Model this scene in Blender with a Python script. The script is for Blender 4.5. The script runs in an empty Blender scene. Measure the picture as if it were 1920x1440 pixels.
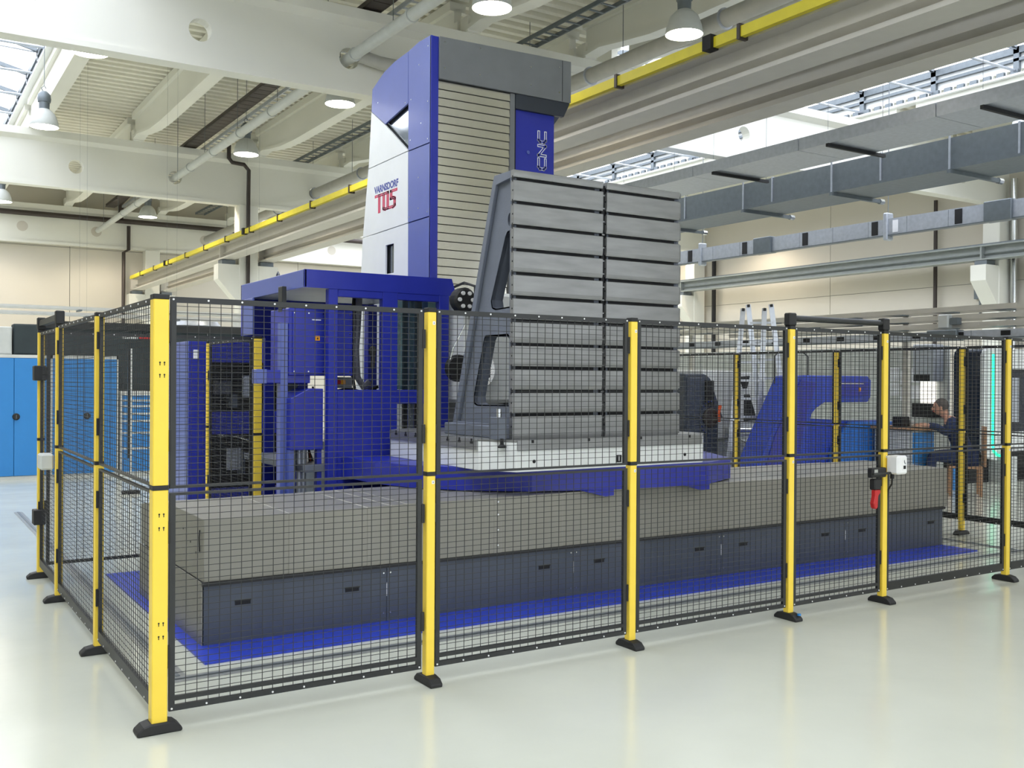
import bpy, bmesh, math, random
from mathutils import Vector, Matrix
from mathutils.geometry import tessellate_polygon
random.seed(7)
SC = bpy.context.scene
COL = SC.collection

# ------------------------------------------------------------------ camera, daylight, exposure
CAMP = (-1.0634, -4.7101, 1.6284)
YAW, PITCH, ROLL, FPX = 0.5645, -0.004, 0.0063, 1854.3
cd = bpy.data.cameras.new('camera'); cam = bpy.data.objects.new('camera', cd); COL.objects.link(cam)
cd.sensor_width = 36.0; cd.lens = 36.0 * FPX / 1920.0; cd.clip_end = 200
_f = Vector((math.sin(YAW) * math.cos(PITCH), math.cos(YAW) * math.cos(PITCH), math.sin(PITCH)))
_r = Vector((math.cos(YAW), -math.sin(YAW), 0)); _u = _r.cross(_f)
_r2 = math.cos(ROLL) * _r + math.sin(ROLL) * _u; _u2 = -math.sin(ROLL) * _r + math.cos(ROLL) * _u
cam.matrix_world = Matrix(((_r2.x, _u2.x, -_f.x, CAMP[0]), (_r2.y, _u2.y, -_f.y, CAMP[1]), (_r2.z, _u2.z, -_f.z, CAMP[2]), (0, 0, 0, 1)))
SC.camera = cam

w = bpy.data.worlds.new('sky'); SC.world = w; w.use_nodes = True
nt = w.node_tree; bg = nt.nodes['Background']
bg.inputs[0].default_value = (0.85, 0.93, 1.0, 1); bg.inputs[1].default_value = 4.9
# overcast bright sky: a little whiter towards the zenith with soft cloud
tc = nt.nodes.new('ShaderNodeTexCoord'); nz = nt.nodes.new('ShaderNodeTexNoise'); nz.inputs['Scale'].default_value = 3.0
cr = nt.nodes.new('ShaderNodeValToRGB'); cr.color_ramp.elements[0].position = 0.35; cr.color_ramp.elements[1].position = 0.62
cr.color_ramp.elements[0].color = (0.82, 0.88, 1.0, 1); cr.color_ramp.elements[1].color = (1.0, 0.98, 1.0, 1)
nt.links.new(tc.outputs['Generated'], nz.inputs['Vector']); nt.links.new(nz.outputs[0], cr.inputs[0]); nt.links.new(cr.outputs[0], bg.inputs[0])

def portal(x0, x1, y0, y1, z):      # sky portals over the roof lanterns (sampling aid, give no light of their own)
    l = bpy.data.lights.new('sky_portal', 'AREA'); l.shape = 'RECTANGLE'; l.size = x1 - x0; l.size_y = y1 - y0
    o = bpy.data.objects.new('sky_portal', l); COL.objects.link(o); o.location = ((x0 + x1) / 2, (y0 + y1) / 2, z)
    l.cycles.is_portal = True; o['kind'] = 'helper'
LANT = [(-4.2, 1.6), (10.4, 18.4)]
for a, b in LANT: portal(a, b, -15.5, 30.5, 9.6)
SC.view_settings.view_transform = 'Standard'; SC.view_settings.look = 'None'
SC.view_settings.gamma = 1.0; SC.view_settings.exposure = 0.0; SC.view_settings.use_curve_mapping = False
SC.cycles.use_denoising = True
SC.cycles.max_bounces = 10; SC.cycles.diffuse_bounces = 6; SC.cycles.glossy_bounces = 4
SC.cycles.transparent_max_bounces = 12; SC.cycles.caustics_reflective = False; SC.cycles.caustics_refractive = False
SC.cycles.sample_clamp_indirect = 6.0

# ------------------------------------------------------------------ materials
def lin(c):
    c /= 255.0
    return c / 12.92 if c <= 0.04045 else ((c + 0.055) / 1.055) ** 2.4
MATS = {}
def mat(name, rgb, rough=0.5, metal=0.0, var=0.05, scale=6.0, bump=0.0, bscale=60.0, spec=0.5, coat=0.0, stretch=None, emit=None, estr=0.0):
    if name in MATS: return MATS[name]
    m = bpy.data.materials.new(name); m.use_nodes = True; n = m.node_tree; p = n.nodes['Principled BSDF']
    base = [lin(v) for v in rgb]
    p.inputs['Roughness'].default_value = rough; p.inputs['Metallic'].default_value = metal
    p.inputs['Specular IOR Level'].default_value = spec; p.inputs['Coat Weight'].default_value = coat; p.inputs['Coat Roughness'].default_value = 0.12
    t = n.nodes.new('ShaderNodeTexCoord'); mp = n.nodes.new('ShaderNodeMapping'); no = n.nodes.new('ShaderNodeTexNoise')
    if stretch: mp.inputs['Scale'].default_value = stretch
    no.inputs['Scale'].default_value = scale; no.inputs['Detail'].default_value = 4
    r = n.nodes.new('ShaderNodeValToRGB'); r.color_ramp.elements[0].position = 0.3; r.color_ramp.elements[1].position = 0.7
    r.color_ramp.elements[0].color = [max(0, v * (1 - var)) for v in base] + [1]
    r.color_ramp.elements[1].color = [min(1, v * (1 + var)) for v in base] + [1]
    n.links.new(t.outputs['Object'], mp.inputs[0]); n.links.new(mp.outputs[0], no.inputs['Vector'])
    n.links.new(no.outputs[0], r.inputs[0]); n.links.new(r.outputs[0], p.inputs['Base Color'])
    if bump:
        nb = n.nodes.new('ShaderNodeTexNoise'); nb.inputs['Scale'].default_value = bscale
        bm_ = n.nodes.new('ShaderNodeBump'); bm_.inputs['Strength'].default_value = bump; bm_.inputs['Distance'].default_value = 0.01
        n.links.new(mp.outputs[0], nb.inputs['Vector']); n.links.new(nb.outputs[0], bm_.inputs['Height']); n.links.new(bm_.outputs[0], p.inputs['Normal'])
    if emit:
        p.inputs['Emission Color'].default_value = [lin(v) for v in emit] + [1]; p.inputs['Emission Strength'].default_value = estr
    MATS[name] = m; return m
M_YEL = mat('yellow_paint', (246, 212, 72), 0.42, var=0.03)
M_BLK = mat('black_paint', (34, 36, 36), 0.45, var=0.1)
M_RUB = mat('black_plastic', (30, 30, 30), 0.6)
M_RIV = mat('white_plastic', (235, 235, 235), 0.4)
M_BLUE = mat('deep_blue_paint', (28, 42, 156), 0.42, var=0.04, bump=0.03, bscale=250, coat=0.15)
M_BLUE_LIT = mat('deep_blue_lit_side', (78, 94, 168), 0.38, var=0.03, coat=0.3)  # blue paint lightened: light and reflection on side faces put into the colour
M_MAT = mat('floor_blue_tray', (42, 66, 188), 0.35, var=0.12, scale=20)
M_WHT = mat('machine_white', (226, 229, 228), 0.4, var=0.02, coat=0.2)
M_GRY = mat('hood_grey', (112, 115, 118), 0.5, var=0.05, bump=0.04, bscale=300)
M_DGR = mat('base_blue_grey', (66, 74, 88), 0.42, var=0.06, coat=0.2)
M_COV = mat('cover_steel', (142, 140, 131), 0.42, 0.3, var=0.07, scale=1.5, bump=0.02)
M_STL = mat('machined_steel', (138, 139, 139), 0.38, 0.5, var=0.14, scale=3, stretch=(1, 1, 6), bump=0.03, bscale=30)
M_CAST = mat('cast_grey', (104, 110, 122), 0.55, 0.1, var=0.07, bump=0.12, bscale=80)
M_ALU = mat('brushed_steel_slat', (226, 224, 214), 0.27, 1.0, var=0.03, scale=2, stretch=(40, 40, 1), bump=0.015, bscale=12)
M_CHR = mat('bright_metal', (210, 212, 212), 0.18, 1.0, var=0.03)
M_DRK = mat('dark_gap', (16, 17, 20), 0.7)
M_WALL = mat('wall_paint', (202, 197, 186), 0.75, var=0.025, scale=0.6, bump=0.03, bscale=20)
M_CONC = mat('painted_concrete', (230, 230, 222), 0.62, var=0.02, scale=0.8, bump=0.05, bscale=25)
M_DECK = mat('deck_paint', (228, 226, 214), 0.6, var=0.03)
M_GALV = mat('galvanised_sheet', (178, 184, 194), 0.4, 0.45, var=0.08, scale=14)
M_GALV2 = mat('galvanised_dark', (112, 120, 126), 0.45, 0.5, var=0.08, scale=10)
M_CRANE = mat('crane_beam_paint', (196, 193, 184), 0.45, var=0.03)
M_CYEL = mat('conductor_yellow', (222, 208, 44), 0.45)
M_BRN = mat('brown_pipe', (58, 50, 46), 0.5)
M_PIPE = mat('grey_insulated_pipe', (178, 178, 172), 0.5, var=0.06)
M_RED = mat('red_plastic', (186, 34, 34), 0.4)
M_LGR = mat('light_grey_plastic', (196, 200, 198), 0.45)
M_CBL = mat('cabinet_blue', (48, 132, 204), 0.45, var=0.02)
M_CFR = mat('cabinet_frame', (206, 208, 204), 0.5)
M_CURT = mat('dark_curtain', (42, 54, 58), 0.65, var=0.1)
M_ORG = mat('orange_hose', (220, 84, 24), 0.5)
M_LAD = mat('ladder_aluminium', (206, 210, 216), 0.32, 0.7)
M_CARD = mat('cardboard', (182, 142, 108), 0.8)
M_SKIN = mat('skin', (196, 150, 126), 0.6)
M_HAIR = mat('grey_hair', (92, 86, 82), 0.8)
M_CLO = mat('dark_blue_cloth', (34, 48, 84), 0.85)
M_LAMP = mat('lamp_glow', (255, 250, 240), 0.5, emit=(255, 246, 228), estr=30)
M_GREEN = mat('green_led', (60, 230, 180), 0.5, emit=(40, 230, 170), estr=1.6)
M_SCREEN = mat('lit_panel', (240, 240, 235), 0.5, emit=(255, 250, 240), estr=1.2)
M_PINK = mat('logo_pink', (226, 140, 160), 0.5)
M_LRED = mat('logo_red', (196, 40, 78), 0.45)
M_LBLU = mat('logo_blue', (60, 72, 150), 0.45)
M_PAPER = mat('paper', (232, 234, 240), 0.7)
M_STK = mat('orange_sticker', (240, 160, 20), 0.5)
M_WIN = mat('mirror_pane', (150, 156, 160), 0.06, 0.9, var=0.01)
M_DWIN = mat('dark_window', (22, 34, 52), 0.12, var=0.1)
M_CABLE = mat('grey_hose', (120, 120, 128), 0.5, var=0.05)
M_BBLU = mat('casting_blue', (20, 60, 176), 0.4, coat=0.2)
M_BBL2 = mat('casting_light_blue', (36, 110, 200), 0.42)

def brushed():
    n = M_ALU.node_tree; p = n.nodes['Principled BSDF']; tg = n.nodes.new('ShaderNodeTangent'); tg.direction_type = 'UV_MAP'; tg.uv_map = 'UVMap'
    p.inputs['Anisotropic'].default_value = .85; p.inputs['Anisotropic Rotation'].default_value = .25; p.inputs['Roughness'].default_value = .26; n.links.new(tg.outputs[0], p.inputs['Tangent'])
brushed()
def floor_mat():
    m = bpy.data.materials.new('epoxy_floor'); m.use_nodes = True; n = m.node_tree; p = n.nodes['Principled BSDF']
    t = n.nodes.new('ShaderNodeTexCoord'); a = n.nodes.new('ShaderNodeTexNoise'); a.inputs['Scale'].default_value = 0.7; a.inputs['Detail'].default_value = 6
    r = n.nodes.new('ShaderNodeValToRGB'); e = r.color_ramp.elements
    e[0].position = 0.3; e[0].color = (lin(200), lin(202), lin(188), 1); e[1].position = 0.72; e[1].color = (lin(212), lin(214), lin(200), 1)
    n.links.new(t.outputs['Object'], a.inputs['Vector']); n.links.new(a.outputs[0], r.inputs[0]); n.links.new(r.outputs[0], p.inputs['Base Color'])
    b = n.nodes.new('ShaderNodeTexNoise'); b.inputs['Scale'].default_value = 2.2
    r2 = n.nodes.new('ShaderNodeMapRange'); r2.inputs[3].default_value = 0.1; r2.inputs[4].default_value = 0.24
    n.links.new(t.outputs['Object'], b.inputs['Vector']); n.links.new(b.outputs[0], r2.inputs[0]); n.links.new(r2.outputs[0], p.inputs['Roughness'])
    c = n.nodes.new('ShaderNodeTexNoise'); c.inputs['Scale'].default_value = 5.0; bp = n.nodes.new('ShaderNodeBump'); bp.inputs['Strength'].default_value = 0.05; bp.inputs['Distance'].default_value = 0.02
    n.links.new(t.outputs['Object'], c.inputs['Vector']); n.links.new(c.outputs[0], bp.inputs['Height']); n.links.new(bp.outputs[0], p.inputs['Normal'])
    p.inputs['Specular IOR Level'].default_value = 0.6
    return m
M_FLOOR = floor_mat()
def glass_mat(name, tint, gl=0.12):
    m = bpy.data.materials.new(name); m.use_nodes = True; n = m.node_tree; n.nodes.clear()
    o = n.nodes.new('ShaderNodeOutputMaterial'); t = n.nodes.new('ShaderNodeBsdfTransparent'); g = n.nodes.new('ShaderNodeBsdfGlossy'); x = n.nodes.new('ShaderNodeMixShader')
    t.inputs[0].default_value = (*tint, 1); g.inputs['Roughness'].default_value = 0.08; x.inputs[0].default_value = gl
    n.links.new(t.outputs[0], x.inputs[1]); n.links.new(g.outputs[0], x.inputs[2]); n.links.new(x.outputs[0], o.inputs[0]); return m
M_GLASS = glass_mat('roof_glass', (0.95, 0.98, 1.0), 0.06)
M_GLASS2 = glass_mat('tinted_glass', (0.62, 0.78, 0.8), 0.15)

# ------------------------------------------------------------------ mesh helpers
ORG = {}
class MB:
    def __init__(s): s.v = []; s.f = []
    def add(s, vs, fs):
        b = len(s.v); s.v += [tuple(v) for v in vs]; s.f += [tuple(b + i for i in f) for f in fs]; return s
    def box(s, x0, x1, y0, y1, z0, z1):
        vs = [(x, y, z) for z in (z0, z1) for y in (y0, y1) for x in (x0, x1)]
        return s.add(vs, [(0, 2, 3, 1), (4, 5, 7, 6), (0, 1, 5, 4), (2, 6, 7, 3), (0, 4, 6, 2), (1, 3, 7, 5)])
    def bar(s, p, q, w_, h_=None, up=(0, 0, 1)):
        h_ = h_ or w_; p = Vector(p); q = Vector(q); d = (q - p).normalized(); up = Vector(up)
        if abs(d.dot(up)) > 0.98: up = Vector((1, 0, 0))
        a = d.cross(up).normalized() * w_ / 2; b = a.cross(d).normalized() * h_ / 2
        vs = [c + i * a + j * b for c in (p, q) for i, j in ((-1, -1), (1, -1), (1, 1), (-1, 1))]
        return s.add(vs, [(3, 2, 1, 0), (4, 5, 6, 7), (0, 1, 5, 4), (1, 2, 6, 5), (2, 3, 7, 6), (3, 0, 4, 7)])
    def cyl(s, p, q, r, n=14, r2=None, caps=True):
        p = Vector(p); q = Vector(q); d = (q - p).normalized(); up = Vector((0, 0, 1)) if abs(d.z) < 0.9 else Vector((1, 0, 0))
        a = d.cross(up).normalized(); b = a.cross(d); r2 = r if r2 is None else r2
        vs = []
        for c, rr in ((p, r), (q, r2)):
            for i in range(n):
                t = 2 * math.pi * i / n; vs.append(c + (a * math.cos(t) + b * math.sin(t)) * rr)
        fs = [(i, (i + 1) % n, n + (i + 1) % n, n + i) for i in range(n)]
        if caps: fs += [tuple(range(n - 1, -1, -1)), tuple(range(n, 2 * n))]
        return s.add(vs, fs)
    def tube(s, pts, r, n=8):
        pts = [Vector(p) for p in pts]; vs = []; a = None
        for i, p in enumerate(pts):
            d = ((pts[i + 1] if i + 1 < len(pts) else p) - (pts[i - 1] if i else p)).normalized()
            if a is None: a = d.cross(Vector((0, 0, 1)) if abs(d.z) < 0.9 else Vector((1, 0, 0))).normalized()
            a = (a - d * a.dot(d)).normalized(); b = d.cross(a)
            vs += [p + (a * math.cos(2 * math.pi * k / n) + b * math.sin(2 * math.pi * k / n)) * r for k in range(n)]
        fs = [(i * n + k, i * n + (k + 1) % n, (i + 1) * n + (k + 1) % n, (i + 1) * n + k) for i in range(len(pts) - 1) for k in range(n)]
        fs += [tuple(range(n - 1, -1, -1)), tuple(range((len(pts) - 1) * n, len(pts) * n))]
        return s.add(vs, fs)
    def prism(s, poly, axis, a, b, holes=()):
        loops = [list(poly)] + [list(h) for h in holes]
        def P(q, c): return {'x': (c, q[0], q[1]), 'y': (q[0], c, q[1]), 'z': (q[0], q[1], c)}[axis]
        flat = [q for L in loops for q in L]; n = len(flat)
        if holes or len(poly) > 4:
            tris = tessellate_polygon([[Vector((q[0], q[1], 0)) for q in L] for L in loops])
        else: tris = [tuple(range(len(poly)))]
        vs = [P(q, a) for q in flat] + [P(q, b) for q in flat]
        fs = [tuple(t) for t in tris] + [tuple(n + i for i in reversed(t)) for t in tris]
        k = 0
        for L in loops:
            m = len(L); fs += [(k + i, k + (i + 1) % m, n + k + (i + 1) % m, n + k + i) for i in range(m)]; k += m
        return s.add(vs, fs)
    def lathe(s, prof, c, n=24, axis='z'):   # prof: (r, h) along axis from c
        vs = []
        for r, h in prof:
            for i in range(n):
                t = 2 * math.pi * i / n; x, y = r * math.cos(t), r * math.sin(t)
                vs.append((c[0] + x, c[1] + y, c[2] + h) if axis == 'z' else ((c[0] + x, c[1] + h, c[2] + y) if axis == 'y' else (c[0] + h, c[1] + x, c[2] + y)))
        fs = [(j * n + i, j * n + (i + 1) % n, (j + 1) * n + (i + 1) % n, (j + 1) * n + i) for j in range(len(prof) - 1) for i in range(n)]
        return s.add(vs, fs)
    def build(s, name, m, parent=None, smooth=False, bevel=0.0, kind=None, label=None):
        o = Vector(ORG[parent.name]) if parent else Vector((0, 0, 0))
        me = bpy.data.meshes.new(name); me.from_pydata([tuple(Vector(v) - o) for v in s.v], [], s.f)
        b = bmesh.new(); b.from_mesh(me); bmesh.ops.recalc_face_normals(b, faces=b.faces)
        if bevel:
            es = [e for e in b.edges if len(e.link_faces) == 2 and e.calc_face_angle(0) > 0.6]
            bmesh.ops.bevel(b, geom=es, offset=bevel, segments=1, affect='EDGES', clamp_overlap=True)
        b.to_mesh(me); b.free(); me.materials.append(m)
        if smooth:
            for p_ in me.polygons: p_.use_smooth = True
            me.set_sharp_from_angle(angle=0.7)
        ob = bpy.data.objects.new(name, me); COL.objects.link(ob)
        if parent: ob.parent = parent
        ORG[ob.name] = tuple(o)
        if kind: ob['kind'] = kind
        if label: ob['label'] = label
        return ob
def tag(o, label=None, cat=None, group=None, kind=None):
    if label: o['label'] = label
    if cat: o['category'] = cat
    if group: o['group'] = group
    if kind: o['kind'] = kind
    return o
def thing(name, label, cat, loc=(0, 0, 0), group=None, kind=None):
    o = bpy.data.objects.new(name, None); COL.objects.link(o); o.location = loc; ORG[o.name] = tuple(loc); o.empty_display_size = 0.1
    return tag(o, label, cat, group, kind)
def struct(name, mb, m, parent=None, **k): return tag(mb.build(name, m, parent, **k), kind='structure')
def sempty(name, loc=(0, 0, 0)): return thing(name, None, None, loc, kind='structure')
def copy_tree(o, parent=None):
    c = o.copy(); COL.objects.link(c)
    if parent: c.parent = parent
    for ch in list(o.children): copy_tree(ch, c)
    return c
def share(src, name, parent, loc, rotz=0):        # linked duplicate of one mesh as another part
    o = bpy.data.objects.new(name, src.data); COL.objects.link(o); o.parent = parent; o.location = loc; o.rotation_euler = (0, 0, rotz); return o
def circ(cx, cy, r, n=16, ry=None): return [(cx + r * math.cos(2 * math.pi * i / n), cy + (ry or r) * math.sin(2 * math.pi * i / n)) for i in range(n)]
def text(body, size, mtx, m, parent, name='lettering', ext=0.001, offset=0.0, sx=1.0, shear=0.0):
    c = bpy.data.curves.new(name, 'FONT'); c.body = body; c.size = size; c.extrude = ext; c.offset = offset; c.align_x = 'CENTER'; c.align_y = 'CENTER'; c.shear = shear
    c.materials.append(m); o = bpy.data.objects.new(name, c); COL.objects.link(o)
    mtx = Matrix(mtx) if not isinstance(mtx, Matrix) else mtx
    if parent: o.parent = parent; mtx = Matrix.Translation(-Vector(ORG[parent.name])) @ mtx
    dg = bpy.context.evaluated_depsgraph_get(); me = bpy.data.meshes.new_from_object(o.evaluated_get(dg)); bpy.data.objects.remove(o)
    o = bpy.data.objects.new(name, me); COL.objects.link(o)
    if not me.materials: me.materials.append(m)
    if parent: o.parent = parent
    o.matrix_local = mtx @ Matrix.Diagonal((sx, 1, 1, 1)); return o
def frame_mtx(X, Y, pos):
    X = Vector(X); Y = Vector(Y); Z = X.cross(Y)
    return Matrix(((X.x, Y.x, Z.x, pos[0]), (X.y, Y.y, Z.y, pos[1]), (X.z, Y.z, Z.z, pos[2]), (0, 0, 0, 1)))

# ------------------------------------------------------------------ hall shell
XL, XR, YF, YB, ZT = -9.5, 22.3, -16.0, 31.0, 7.9
fl = struct('floor', MB().box(XL - .3, XR + .3, YF - .3, YB + .3, -0.2, 0.0), M_FLOOR)
# recessed metal floor channel round the machine pit (darker double strip in the floor)
M_CHAN = mat('floor_channel', (150, 152, 150), 0.35, 0.3, var=0.15, scale=20)
def channel(x0, x1, y0, y1):
    MB().box(x0, x1, y0, y1, 0.0, 0.004).build('floor_channel', M_CHAN, fl)
    if x1 - x0 > y1 - y0:
        MB().box(x0, x1, (y0 + y1) / 2 - .012, (y0 + y1) / 2 + .012, 0.004, 0.008).build('channel_ridge', M_GALV2, fl)
    else:
        MB().box((x0 + x1) / 2 - .012, (x0 + x1) / 2 + .012, y0, y1, 0.004, 0.008).build('channel_ridge', M_GALV2, fl)
channel(0.24, 8.3, 0.70, 0.80); channel(0.24, 0.33, 0.80, 8.5); channel(8.2, 8.3, 0.80, 8.5)

def wall(name, axis, pos, thick, u0, u1, joints, rows):
    out = 1 if pos > 0 and (axis != 'y' or pos > 5) else -1
    lo, hi = sorted((pos + out * 0.03, pos + out * thick))
    mb = MB()
    (mb.box(lo, hi, u0, u1, 0, 8.9) if axis == 'x' else mb.box(u0, u1, lo, hi, 0, 8.9))
    wo = struct(name, mb, M_GRY)
    us = [u0] + joints + [u1]; lo, hi = sorted((pos, pos + out * 0.035))
    for i in range(len(us) - 1):
        for j in range(len(rows) - 1):
            a, b, c, d = us[i] + .008, us[i + 1] - .008, rows[j] + (.006 if j else 0), rows[j + 1] - .006
            (MB().box(lo, hi, a, b, c, d) if axis == 'x' else MB().box(a, b, lo, hi, c, d)).build('wall_panel', M_WALL, wo)
    return wo
jy = [20.15 - 5.35 * k for k in range(-1, 7)]; jy = sorted(v for v in jy if YF < v < YB)
wall('wall_back', 'y', YB, .3, XL, XR, [-6.6, -1.2, 4.1, 6.7, 12, 17.4], [0, 2.9, 5.94, 8.9])
wall('wall_right', 'x', XR, .3, YF, YB, jy, [0, 2.3, 4.15, 6.0, 8.9])
wall('wall_left', 'x', XL, .3, YF, YB, jy, [0, 2.9, 5.94, 8.9])
# front wall (behind the camera) with tall windows added to light the machine fronts
wf = MB().box(XL, XR, YF - .3, YF, 0, 1.0).box(XL, XR, YF - .3, YF, 6.2, 8.9)
fill_wins = [(-8, -4.5), (-3.4, .0), (1.1, 4.5), (5.6, 9), (10, 13.4), (14.9, 16.1), (17.6, 21)]  # added openings; the narrow one is placed to streak the slat reflection
px_ = [XL] + [v for ab in fill_wins for v in ab] + [XR]
for a, b in zip(px_[0::2], px_[1::2]): wf.box(a, b, YF - .3, YF, 1.0, 6.2)
struct('wall_front', wf, M_WALL)
for k in range(7):
    a, b = fill_wins[k]; wn = sempty('window_%d' % (k + 3))  # added unseen windows, numbered on from the lanterns
    for c in (0, 1, 2, 3): MB().box(a + (b - a - .06) * c / 3, a + (b - a - .06) * c / 3 + .06, YF - .2, YF - .12, 1.0, 6.2).build('added_mullion', M_GALV2, wn)
    for z in (1.0, 3.5, 6.13): MB().box(a, b, YF - .2, YF - .12, z, z + .07).build('added_transom', M_GALV2, wn)
    MB().box(a, b, YF - .165, YF - .155, 1.05, 6.15).build('glass_pane', M_GLASS, wn)
l = bpy.data.lights.new('sky_portal', 'AREA'); l.shape = 'RECTANGLE'; l.size = 30.5; l.size_y = 5.3
o = bpy.data.objects.new('sky_portal', l); COL.objects.link(o); o.location = (6.4, YF - .5, 3.6); o.rotation_euler = (math.pi / 2, 0, 0); l.cycles.is_portal = True; o['kind'] = 'helper'

# corrugated roof deck, ribs run across the bays (X), open over the two lanterns
def deck(x0, x1):
    pitch, dep = 0.30, 0.12; mb = MB(); prof = []
    y = YF
    while y < YB:
        prof += [(y, ZT), (y + .12, ZT), (y + .15, ZT + dep), (y + .27, ZT + dep)]; y += pitch
    n = len(prof); vs = [(x0, a, b) for a, b in prof] + [(x1, a, b) for a, b in prof]
    return mb.add(vs, [(i, i + 1, n + i + 1, n + i) for i in range(n - 1)])
ceil = sempty('ceiling')
edges = [XL] + [v for ab in LANT for v in ab] + [XR]
for a, b in ((XL, LANT[0][0]), (LANT[0][1], 6.68), (6.68, LANT[1][0]), (LANT[1][1], XR)):
    deck(a, b).build('roof_deck', M_DECK, ceil)
    MB().box(a, b, YF, YB, ZT + .3, ZT + .36).build('roof_insulation', M_GALV2, ceil)

# roof lanterns: upstands with cladding, posts, sill and eaves rails, tie rods, pitched glazing in panes
for li, (a, b) in enumerate(LANT):
    wn = sempty('window_%d' % (li + 1)); H1 = 8.5; mid = (a + b) / 2; HR = 9.2
    ys = [YF + .2 + 1.89 * k for k in range(25)]
    for x, s in ((a, -1), (b, 1)):
        for k in range(len(ys) - 1):
            MB().box(min(x + s * .08, x + s * .12), max(x + s * .08, x + s * .12), ys[k] + .03, ys[k + 1] - .03, ZT, H1).build('cladding_panel', M_WHT, wn)
        MB().box(min(x, x + s * .1), max(x, x + s * .1), YF, YB, H1 - .14, H1).build('eaves_rail', M_GALV2, wn)
        MB().box(x - .12, x + .12, YF, YB, ZT - .02, ZT + .02).build('sill', M_WHT, wn)
        for y in ys: MB().box(min(x, x + s * .1) - .0, max(x, x + s * .1), y - .06, y + .06, ZT, H1).build('post', M_GALV2, wn)
        yy = YF
        bl = MB()
        while yy < YB - .2:
            bl.box(min(x, x - s * .07), max(x, x - s * .07), yy, yy + .16, ZT + .02, ZT + .12); yy += .30
        bl.build('deck_closure_blocks', M_GALV2, wn, kind='stuff')
        rafters = MB()
        for k, y in enumerate(ys):
            MB().bar((x, y, H1), (mid, y, HR), .06, .09).build('rafter', M_GALV2, wn)
            if k + 1 < len(ys):
                p0, p1, q0, q1 = (x, y + .03, H1 + .05), (x, ys[k + 1] - .03, H1 + .05), (mid, y + .03, HR + .05), (mid, ys[k + 1] - .03, HR + .05)
                MB().add([p0, p1, q1, q0], [(0, 1, 2, 3)]).build('glass_pane', M_GLASS, wn)
    for k, y in enumerate(ys):
        MB().cyl((a, y, ZT + .1), (b, y, ZT + .1), .028, 8).build('tie_rod', M_GALV, wn)
        if k + 1 < len(ys) and k % 2 == 0:
            MB().cyl((b, y, H1 - .05), (mid, ys[k + 1], HR - .1), .018, 6).build('brace_rod', M_GALV, wn)
            MB().cyl((a, ys[k + 1], H1 - .05), (mid, y, HR - .1), .018, 6).build('brace_rod', M_GALV, wn)

# concrete girders across the hall (X), with service holes, on columns
def girder(y, blind=False):
    g = sempty('roof_girder', (0, y, 6.0))
    holes = sorted([-8.0, -5.6, -2.4, .4, 2.64, 4.87, 8.45, 10.8, 13.22, 15.6, 18.0, 20.4]); mb = MB()
    mb.prism([(XL, 6.0), (XR, 6.0), (XR, 7.05), (XL, 7.05)], 'y', y - .1, y + .1, holes=[circ(h, 6.5, .16, 20)[::-1] for h in holes])
    mb.build('web', M_CONC, g)
    if blind:
        for h in holes: MB().cyl((h, y - .105, 6.5), (h, y - .02, 6.5), .165, 24).build('hole_cover', M_WALL, g)
    MB().prism([(y - .1, 7.0), (y + .1, 7.0), (y + .24, 7.08), (y + .24, 7.24), (y - .24, 7.24), (y - .24, 7.08)], 'x', XL, XR).build('top_flange', M_CONC, g)
    MB().box(XL, XR, y - .14, y + .14, 5.98, 6.06).build('bottom_flange', M_CONC, g)
    return g
GY = [-1.25, 9.45, 20.15, 30.8]
for y in GY: girder(y, y > 30)
# fish-bellied purlins along Y between the girders
PX = [-6.9, -4.35, 1.75, 3.98, 6.95, 9.3, 10.25, 18.55, 20.6]
proto = None
for a, b in zip(GY[:-1], GY[1:]):
    L = b - a
    for x in PX:
        if x == PX[0] or proto is None or abs(proto_L - L) > .01:
            pr = sempty('purlin', (x, a, 7.2)); m_ = L / 2
            bot = [(.25, .1), (.7, .14), (1.3, .06), (2.0, -.02), (3.0, -.06), (L - 3.0, -.06), (L - 2.0, -.02), (L - 1.3, .06), (L - .7, .14), (L - .25, .1)]
            MB().prism([(a + u, 7.2 + v) for u, v in bot] + [(a + L - .25, 7.8), (a + .25, 7.8)], 'x', x - .07, x + .07).build('web', M_CONC, pr)
            MB().box(x - .15, x + .15, a + .25, b - .25, 7.74, 7.89).build('top_flange', M_CONC, pr)
            lowf = MB()
            for i in range(len(bot) - 1):
                lowf.bar((x, a + bot[i][0], 7.2 + bot[i][1]), (x, a + bot[i + 1][0], 7.2 + bot[i + 1][1]), .26, .07)
            lowf.build('bottom_flange', M_CONC, pr)
            MB().box(x - .12, x + .12, a + .05, a + .3, 7.24, 7.5).build('bearing_block', M_CONC, pr)
            MB().box(x - .12, x + .12, b - .3, b - .05, 7.24, 7.5).build('bearing_block', M_CONC, pr)
            proto, proto_L = pr, L
        else:
            c = copy_tree(proto); c.location = (x, a, 7.2)
# columns with corbels carrying the crane runways
def column(x, y, sides, half=False):
    c = sempty('column', (x, y, 0)); w2 = .24
    MB().box(x - w2, x + w2, y - .22, y + .22, 0, 6.0).build('shaft', M_CONC, c, bevel=.015)
    for s in sides:
        MB().prism([(x + s * w2, 3.5), (x + s * (w2 + .52), 4.1), (x + s * (w2 + .52), 4.48), (x + s * w2, 4.48)], 'y', y - .2, y + .2).build('corbel', M_CONC, c)
        MB().box(x + (.32 if s > 0 else -.66), x + (.66 if s > 0 else -.32), y - .16, y + .16, 4.48, 4.59).build('bearing_plate', M_GALV2, c)
for y in GY[1:]:
    column(6.66, y, (-1, 1)); column(XR - .35, y, (-1,))
    column(XL + .35, y, (1,))
column(6.66, -1.25, (-1, 1)); column(XR - .35, -1.25, (-1,))

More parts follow.
